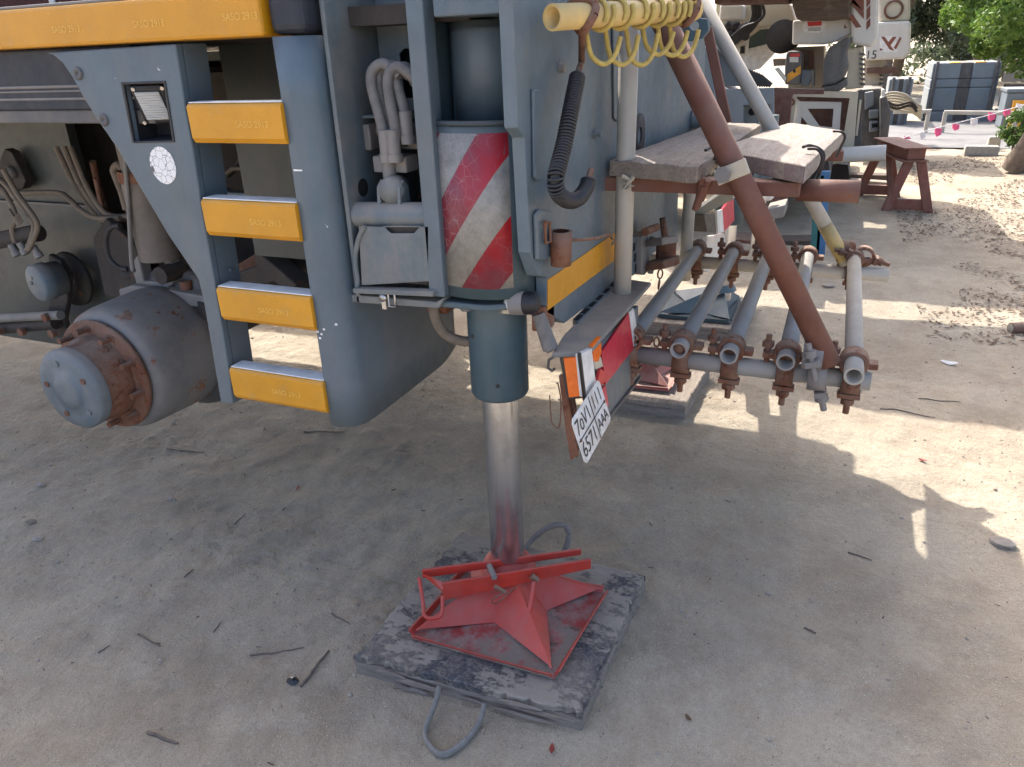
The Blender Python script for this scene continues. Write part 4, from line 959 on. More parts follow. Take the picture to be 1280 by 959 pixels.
mat1 = mat_board(C4, .066, 'peeling dark blue timber mat under the near jack', 4, rough=.022)
e0, e1_ = C4[0].lerp(C4[1], .02), C4[0].lerp(C4[1], .98); off = (C4[0]-C4[3]).normalized()*.012
for k in range(9):
    t0 = random.Random(k).uniform(0, .8); t1 = min(1, t0+random.Random(k+50).uniform(.08, .3)); zz_ = -.012-.006*k
    a_, b__ = e0.lerp(e1_, t0)+off*.55+Vector((0, 0, zz_)), e0.lerp(e1_, t1)+off*.6+Vector((0, 0, zz_+random.Random(k).uniform(-.006, .004)))
    u_ = Vector((0, 0, .005)); obj('edge_splinter', G().prism([a_+u_*.2, a_.lerp(b__, .3)+u_, a_.lerp(b__, .7)+u_*.7, b__, b__.lerp(a_, .3)-u_*.8, a_.lerp(b__, .25)-u_], off*.5), 'mat_wood', mat1)
def strap(pts, par, wd=.012):
    P_ = bez(pts, 7); g = G()
    n = len(P_)
    for i, p in enumerate(P_):
        d = (P_[min(i+1, n-1)]-P_[max(i-1, 0)]).normalized(); sd_ = d.cross(Vector((0, 0, 1))); 
        if sd_.length < .05: sd_ = Vector((0, 1, 0))
        sd_.normalize(); u = sd_.cross(d)
        for k in range(8):
            a = 2*math.pi*k/8; g.v.append(p+sd_*(math.cos(a)*wd*.55)+u*(math.sin(a)*wd))
    for i in range(n-1):
        for k in range(8): g.f.append((i*8+k, i*8+(k+1) % 8, (i+1)*8+(k+1) % 8, (i+1)*8+k)); g.sm.append(True)
    g.f += [tuple(range(7, -1, -1)), tuple(range((n-1)*8, n*8))]; g.sm += [False, False]
    return obj('rope_handle', g, 'rope_grey', par)
strap([PZ(549,858,.055), PZ(544,880,.03), PZ(531,915,.012), PZ(540,936,.010), PZ(556,943,.010), PZ(580,928,.012), PZ(598,905,.02), PZ(606,880,.045)], mat1)
strap([PZ(652,690,.07), PX(664,676,1.93), PX(680,662,1.95), PX(697,656,1.96), PX(709,660,1.97), PX(710,676,1.97), PX(704,692,1.96)], mat1, .011)
# --- red spider float
def spider(C4, zb, zt, apex, mat, label, matp, full=True, dust_mat=None):
    base = sum(C4, Vector())/4
    t = thing('outrigger_float', (base.x, base.y, zb), label, 'outrigger pad')
    g = G(); g.prism([Vector((p.x, p.y, zb)) for p in C4], (0, 0, .008)); pl = obj('base_plate', g, dust_mat or matp, t, .002)
    A = Vector(apex); g = G(); vs = [A]
    for k in range(4):
        c, d = C4[k], C4[(k+1) % 4]; m_ = (c+d)/2; r = c.lerp(A, .05); s_ = m_.lerp(Vector((A.x, A.y, 0)), .46)
        vs += [Vector((r.x, r.y, zb+.026)), Vector((s_.x, s_.y, zb+.0095))]
    for k in range(4):
        a, v_, nx_ = 1+2*k, 2+2*k, 1+2*((k+1) % 4); g.add([vs[0], vs[a], vs[v_]], [(0, 1, 2)]); g.add([vs[0], vs[v_], vs[nx_]], [(0, 1, 2)])
        # short skirt below each ridge end
    o = obj('folded_star', g, mat, t); so_ = o.modifiers.new('solid', 'SOLIDIFY'); so_.thickness = .006; so_.offset = -1
    for k in range(4):
        c, d = C4[k], C4[(k+1) % 4]; out = ((c+d)/2-base); out.z = 0; out.normalize()
        c2, d2 = c.lerp(d, .02), c.lerp(d, .98); g = G()
        g.prism([Vector((c2.x, c2.y, zb+.0085)), Vector((d2.x, d2.y, zb+.0085)), Vector((d2.x, d2.y, zb+.026))+out*.012, c2.lerp(d2, .5)*1+Vector((0, 0, zb+.020-c2.lerp(d2, .5).z))+out*.008, Vector((c2.x, c2.y, zb+.026))+out*.012], -out*.005)
        obj('rim', g, mat, t)
    if full:
        obj('socket', G().lathe([(-.03, .085), (0, .07), (.012, .05), (.012, 0)], A, (0, 0, 1), 24), mat, t)
    return t
zb = .0705; C4s = [PZ(*q, zb) for q in ((514,799),(693,850),(757,744),(585,712))]
cs = sum(C4s, Vector())/4
sp1 = spider(C4s, zb, 0, (JX, JY, .186), 'red_paint', 'dusty red outrigger float under the chrome jack rod', 'red_dusty', True, 'float_base')
zr = .205
n0_, n1_ = PZ(553, 738, zr-.03), PZ(738, 708, zr-.02)
def flatbar(a, b, h, th, nm, m_, par, slope=0):
    g = G(); u = Vector((0, 0, h/2)); sd_ = (b-a).cross(Vector((0, 0, 1))).normalized()*th
    g.prism([a-u, b-u*slope, b+u, a+u], sd_); return obj(nm, g, m_, par, .002)
flatbar(n0_, n1_, .062, .008, 'handle_bar', 'red_paint', sp1, .1)
m0_, m1_ = PZ(528, 716, zr), PZ(726, 690, zr); flatbar(m0_, m1_, .030, .008, 'handle_bar', 'red_paint', sp1, .4)
lo_ = [PZ(527,716,zr+.01), PZ(533,742,zr-.02), PZ(536,768,zr-.05), PZ(552,762,zr-.05), PZ(553,738,zr-.02)]
obj('end_loop', G().prism([lo_[0], PZ(540,722,zr+.01), PZ(556,728,zr), lo_[4]], (0, 0, -.008)), 'red_paint', sp1, .002)
obj('end_loop', G().tube(bez([PZ(524,722,zr), PZ(529,755,zr-.05), PZ(531,770,zr-.06), PZ(541,773,zr-.065), PZ(552,768,zr-.06), PZ(553,745,zr-.03)], 5), .0055, 8), 'red_paint', sp1)
obj('pin', G().tube([PZ(618,733,zr-.01), PZ(632,741,zr-.03)], .007, 10), 'rust', sp1)
obj('pin_ring', G().tube(bez([PZ(628,742,.15), PZ(617,748,.14), PZ(616,754,.13), PZ(624,752,.13), PZ(640,738,.15), PZ(650,732,.16)], 5), .002, 6), 'rust', sp1)
obj('lever', G().beam(PZ(668,727,zr-.01), PZ(660,776,.115), .012, .014), 'red_paint', sp1, .003)
obj('lever_pivot', G().tube([PZ(664,720,zr-.005), PZ(672,726,zr-.02)], .010, 8), 'rust', sp1)
obj('cross_rod', G().tube([PZ(610,703,zr), PZ(618,722,zr)], .009, 8), 'dusty_steel', sp1)
# --- spare float and mat lying behind, float of the far jack
C4b = [PZ(*q, .07) for q in ((760,500),(857,497),(853,455),(790,445))]
C4b = [Vector((3.12, .98, .07)), Vector((3.14, .50, .07)), Vector((3.66, .47, .07)), Vector((3.62, .95, .07))]
mat_board(C4b, .07, 'weathered timber mat under the spare pinkish float', 3, 'plank_wood', 4.0)
spider([Vector((3.24, .95, .075)), Vector((3.26, .60, .075)), Vector((3.58, .60, .075)), Vector((3.58, .93, .075))], .075, 0, (3.42, .76, .20), 'red_dusty', 'faded red spare float lying below the tail lamp', 'red_dusty')
C4c = [Vector((4.22, .96, .075)), Vector((4.22, .38, .075)), Vector((4.86, .38, .075)), Vector((4.86, .96, .075))]
mat_board(C4c, .075, 'timber mat behind the pipe rack, under the far jack', 4, 'plank_wood', 6.0)
spider([Vector((4.30, .90, .08)), Vector((4.30, .46, .08)), Vector((4.78, .46, .08)), Vector((4.78, .90, .08))], .08, 0, (R2[0], R2[1], .24), 'blue_tube', 'dark blue outrigger float under the far jack', 'blue_tube')

# ================================================================== BEHIND: OTHER CRANES
def slabpx(nm, pts, X, depth, mat, par, bev=.004):
    return obj(nm, G().prism([PX(a, c, X) for a, c in pts], (depth, 0, 0)), mat, par, bev)
cb = thing('mobile_crane', (7.5, 2.0, 0), 'grey crane chassis standing behind the near crane, seen past the planks', 'crane')
XB = 6.6
ob = [PX(*q, XB) for q in ((893,112),(967,110),(968,182),(893,184))]
obj('outrigger_box', holed_plate(ob, [[PX(*q, XB) for q in ((929,132),(963,130),(964,176),(930,177))]], (.05, 0, 0)), 'grey_paint', cb, .004)
ib = slabpx('box_insert', ((928,131),(964,129),(965,177),(929,178)), XB+.12, .05, 'blue_dusty', cb)
obj('insert_hole', G().lathe([(0, 0), (0, .03)], PX(940, 140, XB+.115), (-1, 0, 0), 14), 'void', ib)
slabpx('box_side', ((850,60),(893,60),(893,190),(850,200)), XB+.3, .6, 'grey_paint', cb)
slabpx('sloping_guard', ((893,60),(907,66),(925,90),(932,108),(893,108)), XB+.5, .3, 'grey_paint', cb)
slabpx('guard_edge', ((893,56),(897,56),(934,104),(931,107)), XB+.45, .04, 'white_paint', cb)
g = G()
for k in range(7): g.tube(bez([PX(932+3*k, 88+k, XB+.7), PX(940+2*k, 97, XB+.7), PX(946+3*k, 107, XB+.7)], 4), .022, 8)
tag(obj('rubber_hoses', g, 'black_rubber', cb), kind='stuff')
slabpx('dark_frame', ((967,110),(1030,112),(1030,118),(990,118),(984,190),(967,190)), XB+1.0, .1, 'brown_red', cb)
slabpx('chassis', ((893,182),(1035,196),(1038,222),(893,240)), XB+.6, 2.6, 'grime_metal', cb)
slabpx('hanging_hook', ((963,122),(968,120),(966,145),(959,150),(957,146)), XB+.9, .02, 'cream_paint', cb)
bj = PX(958, 225, XB-.4)
obj('boom', G().box((5.70, -.05, 2.25), (6.57, 7, 3.05)), 'grey_paint', cb, .02)  # unseen block added above the frame, sized to cast the far ground shadow
obj('counterweight', G().box((7.46, -.1, 2.1), (9.0, 2.6, 3.0)), 'grey_paint', cb, .02)  # also unseen, added and sized for the second shadow band further back
# things seen below the planks: far jack, its mat, poles
jb = PX(951, 250, 6.0); obj('jack_cylinder', G().tube([(jb.x, jb.y, .5), (jb.x, jb.y, 1.1)], .07, 18), 'blue_tube', cb)
obj('chrome_rod', G().tube([(jb.x, jb.y, .04), (jb.x, jb.y, .5)], .045, 16), 'chrome', cb)
slabpx('lamp_box', ((958,262),(982,256),(980,272),(957,276)), 5.4, .25, 'dusty_steel', cb, .01)
slabpx('rust_plate', ((966,236),(984,230),(984,262),(965,268)), 5.7, .06, 'brown_red', cb)
obj('marker', G().ball(PX(960, 243, 5.5), .045, 12), 'white_plastic', cb)
slabpx('bracket', ((952,268),(968,268),(966,330),(956,330)), 5.9, .05, 'galv_pipe', cb)
for q, mm in (((1025,230),'teal_pole'), ((1032,226),'blue_pole')):
    a, c = PX(q[0], q[1]-12, 6.4), PX(q[0]+1, 262, 6.4); o = tag(obj('pole', G().beam(a, Vector((c.x, c.y, .0)), .07, .07), mm, None, .005), '%s painted post behind the plank ledger' % ('teal' if mm[0] == 't' else 'blue'), 'post')
# ---- white crane
cw = thing('mobile_crane', (9.8, 2.0, 0), 'white and cream crane with red striped counterweight beyond the planks', 'crane')
X0 = 8.6
fr_o = [PX(*q, X0) for q in ((984,112),(1073,115),(1066,200),(1040,206),(980,190))]
fr_h = [PX(*q, X0) for q in ((996,121),(1062,123),(1053,178),(1000,172),(991,155))]
obj('outrigger_frame', holed_plate(fr_o, [fr_h], (.06, 0, 0)), 'cream_paint', cw, .004)
fi_o = [PX(*q, X0+.08) for q in ((994,122),(1000,127),(1052,128),(1048,185),(990,176))]
fi_h = [PX(*q, X0+.08) for q in ((1009,136),(1042,136),(1040,160),(1024,158))]
fi_h2 = [PX(*q, X0+.08) for q in ((1002,146),(1010,156),(1000,158))]
obj('inner_frame', holed_plate(fi_o, [fi_h, fi_h2], (.05, 0, 0)), 'white_paint', cw, .003)
slabpx('frame_back', ((985,114),(1066,116),(1060,200),(982,188)), X0+.5, .05, 'brown_red', cw)
obj('shackle', G().tube(bez([PX(*q, X0-.03) for q in ((987,120),(984,116),(988,113),(991,117),(988,121),(993,128),(987,133))], 4), .012, 8), 'rust', cw)
slabpx('rear_post', ((1068,116),(1078,112),(1076,190),(1066,198)), X0+.15, .1, 'dark_grey', cw)
slabpx('rear_rod', ((1074,125),(1077,125),(1072,170),(1069,170)), X0+.1, .03, 'cream_paint', cw)
# counterweight and boom
XW = 8.9
cwt = slabpx('counterweight', ((991,26),(1058,21),(1066,26),(1066,42),(1046,52),(1030,56),(990,56)), XW, 1.2, 'white_paint', cw, .02)
slabpx('counterweight_head', ((1062,-60),(1096,-60),(1099,-2),(1098,48),(1090,60),(1064,55)), XW-.12, 1.3, 'white_paint', cw, .03)
for (a, c, e, f_) in (((1063,2),(1070,-12),(1080,-2),(1080,14)), ((1060,20),(1066,18),(1077,34),(1070,35)), ((1066,-2),(1080,15),(1080,24),(1064,6)), ((1056,30),(1059,35),(1055,36),(1055,33))):
    obj('red_stripe', G().prism([PX(*q, XW-.124) for q in (a, c, e, f_)], (.003, 0, 0)), 'trestle_paint', cwt)
for pts in (((1083,-4),(1088,-10),(1088,4),(1083,10)), ((1083,12),(1088,6),(1088,20),(1083,26)), ((1083,28),(1088,22),(1088,32),(1083,38))):
    obj('red_stripe', G().prism([PX(*q, XW-.124) for q in pts], (.003, 0, 0)), 'trestle_paint', cwt)
lb = slabpx('oval_label', ((1004,31),(1007,27),(1028,26),(1033,30),(1031,38),(1024,41),(1008,41),(1003,37)), XW-.004, .003, 'white_plastic', cwt, 0)
slabpx('label_print', ((1009,27.5),(1027,26.5),(1027,32),(1010,33)), XW-.007, .002, 'sticker_red', lb, 0)
for k_ in range(3): slabpx('label_line', ((1010,35+1.6*k_),(1026,34.5+1.6*k_),(1026,35.2+1.6*k_),(1010,35.7+1.6*k_)), XW-.007, .002, 'dusty_rubber', lb, 0)
slabpx('boom_underside', ((982,-20),(1063,-30),(1063,22),(1040,25),(996,25)), XW-.5, 1.6, 'dark_wood', cw, .02)
slabpx('boom_rail', ((893,-4),(985,-8),(985,3),(893,5)), XW-.6, .5, 'brown_red', cw)
slabpx('upper_body', ((895,4),(985,4),(992,25),(990,30),(968,32),(940,34),(905,60),(893,60)), XW+.6, 1.2, 'cream_paint', cw, .01)
gb = slabpx('switch_box', ((900,6),(929,6),(928,26),(899,25)), XW+.3, .3, 'white_paint', cw, .02)
for k in range(4):
    obj('cable', G().tube(bez([PX(a+k*3, c, XW+.2) for a, c in ((940,4),(941,20),(932,36),(915,50),(905,58))], 5), .018, 8), 'black_rubber', cw)
obj('cable', G().tube(bez([PX(*q, XW+.15) for q in ((953,6),(955,18),(946,28),(930,34),(915,46))], 5), .016, 8), 'black_rubber', cw)
g = G()
for k in range(16): p = PX(908+random.uniform(0, 30), 30+random.uniform(0, 22), XW+.25); g.ball(p, random.uniform(.04, .07), 8)
tag(obj('hose_clutter', g, 'black_rubber', cw), kind='stuff')
# slewing gear, mudguard, pod with warning marks
obj('slew_drum', G().lathe([(0, 0), (0, .17), (.5, .17)], PX(978, 46, XW+.4), (1, 0, 0), 30), 'black_rubber', cw)
slabpx('under_body', ((985,60),(1030,58),(1030,112),(985,112)), XW+.55, .6, 'cream_paint', cw)
slabpx('timber_packing', ((966,74),(985,74),(985,82),(967,83)), XW+.2, .3, 'plank_wood', cw)
slabpx('timber_packing', ((985,66),(1018,62),(1018,90),(985,92)), XW+.45, .08, 'plank_wood', cw)
for a in (990, 1003, 1014): obj('packing_strap', G().beam(PX(a, 62, XW+.4), PX(a, 92, XW+.4), .03, .05), 'rust', cw)
pod = slabpx('winch_pod', ((983,67),(986,64),(1000,64),(1003,68),(1002,90),(1000,106),(981,106),(981,84)), XW-.1, .35, 'charcoal', cw, .03)
slabpx('red_label', ((987,67),(1000,67),(1000,71),(987,71)), XW-.104, .003, 'sticker_red', pod, 0)
slabpx('white_label', ((987,71.5),(998,71.5),(998,78),(987,78)), XW-.104, .003, 'paper', pod, 0)
slabpx('amber_stripe', ((984,93),(1001,82),(1001,92),(984,103)), XW-.104, .003, 'amber_stripe', pod, 0)
slabpx('black_arrow', ((991,89),(993,85),(995,89),(994,91),(992,91)), XW-.108, .003, 'ink', pod, 0)
slabpx('grey_bin', ((1001,87),(1016,88),(1014,100),(1010,108),(1001,107)), XW-.05, .2, 'grey_paint', cw, .01)
slabpx('white_strut', ((968,86),(973,84),(984,98),(981,103)), XW-.1, .05, 'white_paint', cw)
slabpx('bin_frame', ((1014,87),(1018,87),(1018,108),(1014,108)), XW-.06, .2, 'dusty_steel', cw)
mg = [PX(*q, XW-.3) for q in ((1036,60),(1062,44),(1064,56),(1058,66),(1061,84),(1056,98),(1044,106),(1028,108),(1029,75))]
obj('mudguard', G().prism(mg, (.5, 0, 0)), 'charcoal', cw, .03)
slabpx('mudguard_lip', ((1025,110),(1045,106),(1058,98),(1060,106),(1050,114),(1025,114)), XW-.32, .5, 'dark_grey', cw, .015)
lou = slabpx('louvre_panel', ((1058,62),(1078,58),(1080,110),(1056,112),(1060,84)), XW-.05, .5, 'cream_paint', cw, .01)
for k in range(7): slabpx('louvre', ((1074,66+6.2*k),(1081,67+6.2*k),(1082,70+6.2*k),(1076,69.5+6.2*k)), XW-.08, .1, 'dark_grey', lou, 0)
slabpx('chassis', ((960,196),(1060,206),(1062,222),(960,226)), X0+.7, 2.2, 'grime_metal', cw)
obj('white_pipe', G().tube([PX(1052, 194, X0-.2), PX(1107, 191, X0-.2)], .075, 18), 'white_paint', cw)
ct = thing('mobile_crane', (14, .5, 0), 'far cream crane numbered 15 with a chevron plate', 'crane')
def road_wheel(par, x, y, r=.52, wd=.38):
    wh = obj('wheel', G().lathe([(0, .28), (-.02, .30), (0, r-.05), (.05, r), (wd-.05, r), (wd, r-.05), (wd, .28)], (x, y, r-.01), (1, 0, 0), 32), 'black_rubber', par)
    obj('rim', G().lathe([(.03, .285), (.06, .24), (.10, .12), (.04, .11), (.04, 0)], (x, y, r-.01), (1, 0, 0), 28), 'grey_paint', wh)
for y in (1.9, 3.4): road_wheel(cb, 7.0, y); road_wheel(cb, 9.3, y); road_wheel(cw, 9.75, y); road_wheel(cw, 11.9, y); road_wheel(ct, 12.6, y)
for par, x in ((cb, 7.9), (cw, 10.6)): obj('chassis_beam', G().box((x-.5, .9, .55), (x+.5, 6, 1.0)), 'grime_metal', par, .01)
# ---- third crane further away
XD = 12.2
slabpx('counterweight', ((1080,40),(1097,28),(1137,26),(1139,30),(1138,66),(1130,74),(1082,76)), XD, 1.3, 'white_paint', ct, .03)
slabpx('upper_body', ((1100,-30),(1138,-30),(1138,20),(1137,26),(1098,28),(1098,0)), XD+.1, 1.2, 'cream_paint', ct, .03)
for pts in (((1101,46),(1106,46),(1118,64),(1112,62)), ((1100,60),(1104,62),(1100,64),(1100,62)), ((1116,46),(1121,46),(1113,57),(1110,53)), ((1125,46),(1127,48),(1120,62),(1117,60))):
    slabpx('red_stripe', pts, XD-.004, .003, 'trestle_paint', ct, 0)
slabpx('white_plate', ((1100,46),(1122,45),(1122,65),(1100,65)), XD-.0015, .0012, 'white_plastic', ct, 0)
obj('number', text_geo('15', .15, PX(1089, 69, XD-.003), (0, -1, 0), (0, 0, 1)), 'ink', ct)
rg_ = PX(1117, 12, XD+.09); obj('emblem_ring', G().lathe([(0, .09), (0, .12), (.01, .12), (.01, .09)], rg_, (-1, 0, 0), 24), 'rust', ct)
slabpx('boom_end', ((1083,84),(1122,85),(1122,92),(1083,92)), XD+.1, .5, 'brown_red', ct)
l2 = slabpx('louvre_panel', ((1080,70),(1104,70),(1104,110),(1080,112)), XD+.3, .6, 'cream_paint', ct, .01)
for k in range(5): slabpx('louvre', ((1099,88+5*k),(1105,88.5+5*k),(1105,91+5*k),(1100,90.5+5*k)), XD+.25, .1, 'dark_grey', l2, 0)
slabpx('chassis', ((1076,112),(1104,110),(1108,120),(1104,160),(1098,186),(1070,188)), XD-.6, 1.2, 'dark_grey', ct, .02)
slabpx('chassis_face', ((1081,116),(1092,114),(1092,132),(1081,138)), XD-.7, .1, 'grey_paint', ct, .01)
for q in (((1086,138),(1099,137),(1099,148),(1086,149)), ((1087,152),(1098,151),(1098,164),(1086,166)))[:2]: slabpx('hitch_block', q, XD-.75, .15, 'grey_paint', ct, .02); 
slabpx('hitch_gap', ((1090,155),(1097,154),(1097,159),(1090,160)), XD-.755, .01, 'void', ct, 0)
slabpx('rear_arm', ((1100,122),(1108,120),(1114,140),(1108,190),(1100,190)), XD-1.0, .3, 'dark_grey', ct, .02)
slabpx('rear_arm', ((1102,112),(1106,112),(1106,126),(1102,126)), XD-.95, .2, 'white_paint', ct, .01)
# cable coil
coil = thing('cable_coil', PX(1130, 130, 14.0), 'coil of pale steel cable hanging beside the grey slabs', 'cable')
g = G()
for k in range(7): g.tube(bez([PX(a, c+k*2.4, 13.6+.05*k) for a, c in ((1100,121),(1115,116+k),(1132,119+k),(1142,127),(1152,134))], 5), .022, 6)
obj('cable_strands', g, 'rope_pale', coil)
for k in range(2): obj('cable_strand', G().tube(bez([PX(a, c+4*k, 13.5) for a, c in ((1104,124),(1120,132),(1138,128),(1146,136))], 5), .02, 6), 'wire_dark', coil)
# ---- white pick-up between the cranes
pk = thing('pickup_truck', (12.5, 3.2, 0), 'white pickup door and mirror showing between the cranes', 'pickup')
XP = 10.6
obj('door', holed_plate([PX(*q, XP) for q in ((920,45),(936,33),(972,33),(969,66),(950,86),(925,92),(918,70))], [[PX(*q, XP) for q in ((937,42),(940,38),(963,36),(963,54),(935,61))]], (.06, 0, 0)), 'white_plastic', pk, .01)
slabpx('window_glass', ((935,42),(940,37),(964,35),(964,55),(934,62)), XP+.03, .01, 'glass_dark', pk, 0)
mr = slabpx('mirror', ((924,57),(933,56),(932,69),(923,69)), XP-.25, .12, 'white_paint', pk, .02)
slabpx('mirror_glass', ((925.5,58.5),(931,58),(930.5,67),(925,67)), XP-.26, .008, 'black_plastic', mr, 0)
slabpx('body', ((880,60),(925,50),(925,100),(880,110)), XP+.1, 1.4, 'white_paint', pk, .02)

# ================================================================== YARD THINGS
# red trestle (beam on splayed legs)
tr = thing('trestle', (8.85, -.6, 0), 'reddish brown steel trestle standing on the sand', 'trestle')
NE = PX(1128, 186, 8.42); FE = PX(1115, 178, 9.25)
zt_ = .60
n_ = PZ(1132, 180, zt_); f_ = PZ(1108, 176, zt_)
bm0, bm1 = Vector((8.35, -.70, zt_)), Vector((9.12, -.45, zt_))
obj('top_beam', G().beam(bm0+Vector((0, 0, -.055)), bm1+Vector((0, 0, -.055)), .17, .11), 'trestle_paint', tr, .01)
obj('top_flange', G().beam(bm0+Vector((-.06, 0, .003)), bm1+Vector((.06, 0, .003)), .25, .014), 'trestle_paint', tr, .003)
obj('bottom_flange', G().beam(bm0+Vector((-.05, 0, -.117)), bm1+Vector((.05, 0, -.117)), .24, .013), 'trestle_paint', tr, .003)
for e, s_ in ((bm0, 1), (bm1, -1)):
    fx = e+Vector((.05*s_, 0, -.12)); feet = []
    for sgn in (-1, 1):
        ft = Vector((e.x-.02*s_, e.y+sgn*.19, -.01)); feet.append(ft); obj('leg', G().beam(fx+Vector((0, sgn*.05, 0)), ft, .085, .085, (1, 0, 0)), 'trestle_paint', tr, .006)
    obj('foot_brace', G().beam(feet[0].lerp(fx, .16), feet[1].lerp(fx, .16), .05, .10), 'trestle_paint', tr, .005)
mid = bm0.lerp(bm1, .45)
obj('diagonal_strut', G().beam(bm1+Vector((-.2, -.04, -.14)), Vector((bm0.x+.10, bm0.y+.16, .12)), .05, .05), 'trestle_paint', tr, .005)
# grey ballast slabs in stacks
def slab(X, y0, y1, z0, z1, label, lean=0, dep=1.3, marks=False):
    t = thing('ballast_slab', (X+dep/2, (y0+y1)/2, z0), label, 'ballast slab', 'stored ballast slabs')
    w3 = (y1-y0); s0, s1 = y0+w3*.40, y0+w3*.58
    obj('slab_side', G().box((X, y0, z0), (X+dep, s0, z1)), 'grey_paint', t, .02)
    obj('slab_side', G().box((X, s1, z0), (X+dep, y1, z1)), 'grey_paint', t, .02)
    obj('dark_groove', G().box((X+.06, s0-.001, z0+.002), (X+dep-.05, s1+.001, z1-.004)), 'dark_grey', t)
    for y in (y0+.07, y1-.07): obj('lifting_lug', G().tube([(X-.03, y, z0+.02), (X-.03, y, z1+.03)], .028, 10), 'dark_grey', t)
    if marks:
        for a in (s0-.20, s1+.02): obj('amber_mark', G().box((X-.003, a, z1-.004), (X+.5, a+.18, z1+.004)), 'amber_stripe', t)
    return t
xs_ = 17.6
def zpx(py, X=xs_): return PX(1200, py, X).z
B0 = PX(1155, 165, xs_); B1 = PX(1243, 100, xs_)
yA, yB = PX(1242, 130, xs_).y, PX(1158, 130, xs_).y
ze = [0.0, .13, .50, .80, 1.10]
zz = [zpx(170), zpx(157), zpx(128), zpx(117), zpx(97)]
zz = [z-zz[0] for z in zz]
names = ['lowest wide grey slab of the tall stack', 'second grey slab from the ground in the tall stack', 'third grey slab of the tall stack', 'top grey slab of the tall stack, with amber marks']
for k in range(4): slab(xs_-(.08 if k == 0 else 0), yA-(.1 if k == 0 else 0), yB+(.05 if k == 0 else 0), zz[k]+.002, zz[k+1]-.002, names[k]+', beyond the road', marks=(k == 3))
xt = 15.6; ya, yb_ = PX(1140, 150, xt).y, PX(1108, 150, xt).y
zc = [0, .28, .56, .84]
for k in range(3): slab(xt+1.2, ya, yb_, zc[k]+.002, zc[k+1]-.002, ['lowest', 'middle', 'top'][k]+' grey slab of the low stack beside the cable coil', dep=1.0)
# barrier rails and flag line
br_ = thing('pipe_barrier', (15.5, -2, 0), 'pale pipe barrier rail in front of the grey slabs', 'barrier')
XQ = 15.4
for a, c in ((1161,140),(1182,141),(1272,140)):
    t = PX(a, c, XQ); obj('post', G().tube([(t.x, t.y, 0), t], .035, 10), 'galv_pipe', br_)
obj('rail', G().tube([PX(1117, 140, XQ), PX(1164, 139, XQ)], .035, 10), 'galv_pipe', br_)
obj('rail', G().tube([PX(1180, 140.5, XQ), PX(1300, 142, XQ)], .035, 10), 'galv_pipe', br_)
fl_ = thing('flag_line', PX(1200, 160, 14.6), 'sagging string with pink and white flags across the yard', 'flag line')
lp_ = bez([PX(*q, 14.4) for q in ((1120,176),(1150,166),(1195,154),(1240,143),(1290,128))], 6); obj('string', G().tube(lp_, .007, 6), 'tape_white', fl_)
for k, (a, c) in enumerate(((1134,172),(1153,166),(1173,161),(1195,156),(1218,149),(1240,142),(1259,138),(1275,131))):
    p = PX(a, c, 14.4); g = G(); h_ = .09+.04*random.random(); w_ = .05
    g.add([p+Vector((0, -w_, 0)), p+Vector((.02, w_, .02)), p+Vector((.05, w_*.8, -h_*.6)), p+Vector((.0, w_*.1, -h_)), p+Vector((-.03, -w_, -h_*.7))], [(0, 1, 2, 3, 4)])
    o = obj('flag', g, 'pink_flag' if k % 3 != 1 else 'tape_white', fl_); so_ = o.modifiers.new('s', 'SOLIDIFY'); so_.thickness = .003
# timber pile, blue bin, kerb stones
tp_ = thing('timber_pile', (17.6, -3.2, 0), 'pile of brown timbers right of the grey slabs', 'timber pile')
for k in range(5):
    z = .06+.22*k; y0_ = PX(1244, 150, 17.4).y; obj('timber', G().box((17.4+.05*(k % 2), y0_-2.0, z), (17.7, y0_-.03*(k % 3), z+.17)), 'plank_wood' if k % 2 else 'dark_wood', tp_, .01)
bb_ = thing('equipment_bin', (16.2, -3.3, 0), 'blue grey steel bin with an amber end by the shrub', 'bin')
yq = PX(1252, 150, 16).y
obj('bin_body', G().box((16.0, yq-1.6, .03), (16.6, yq, .62)), 'grey_paint', bb_, .02); obj('bin_lid', G().box((15.97, yq-1.6, .622), (16.63, yq+.02, .68)), 'grey_paint', bb_, .01)
obj('amber_end', G().box((15.9, yq-.28, .03), (15.969, yq-.10, .50)), 'amber_stripe', bb_, .005)
for i, (a, c, w_, d_, h_, lab) in enumerate(((1226,196,.42,.16,.14,'long pale kerb stone lying on the sand near the road'), (1241,189,.16,.12,.20,'small upright concrete block behind the kerb stone'))):
    p = PZ(a, c, 0); o = obj('kerb_stone', G().box((p.x, p.y-w_/2, hg(p.x, p.y)-.03), (p.x+d_, p.y+w_/2, h_)), 'concrete', None, .02); tag(o, lab, 'kerb stone', 'loose kerb stones')
# ---- trees
def leaf_cloud(clumps, n, size, seed, droop=.3):
    r = np.random.default_rng(seed); C = np.array([c[:3] for c in clumps]); Rr = np.array([c[3] for c in clumps]); k = r.integers(0, len(C), n)
    d = r.normal(size=(n, 3)); d /= np.linalg.norm(d, axis=1)[:, None]; rad = Rr[k]*r.random(n)**.45
    p = C[k]+d*rad[:, None]*np.array([1, 1, .8])
    u = r.normal(size=(n, 3)); u[:, 2] -= droop; u /= np.linalg.norm(u, axis=1)[:, None]
    v = np.cross(u, r.normal(size=(n, 3))); v /= np.linalg.norm(v, axis=1)[:, None]
    s = size*(.6+.8*r.random(n))[:, None]
    A = p-u*s; B = p+v*s*.38; Cc = p+u*s; D = p-v*s*.38
    V = np.stack([A, B, Cc, D], 1).reshape(-1, 3); g = G(); g.v = [tuple(x) for x in V]; g.f = [(4*i, 4*i+1, 4*i+2, 4*i+3) for i in range(n)]; g.sm = [False]*n
    return g
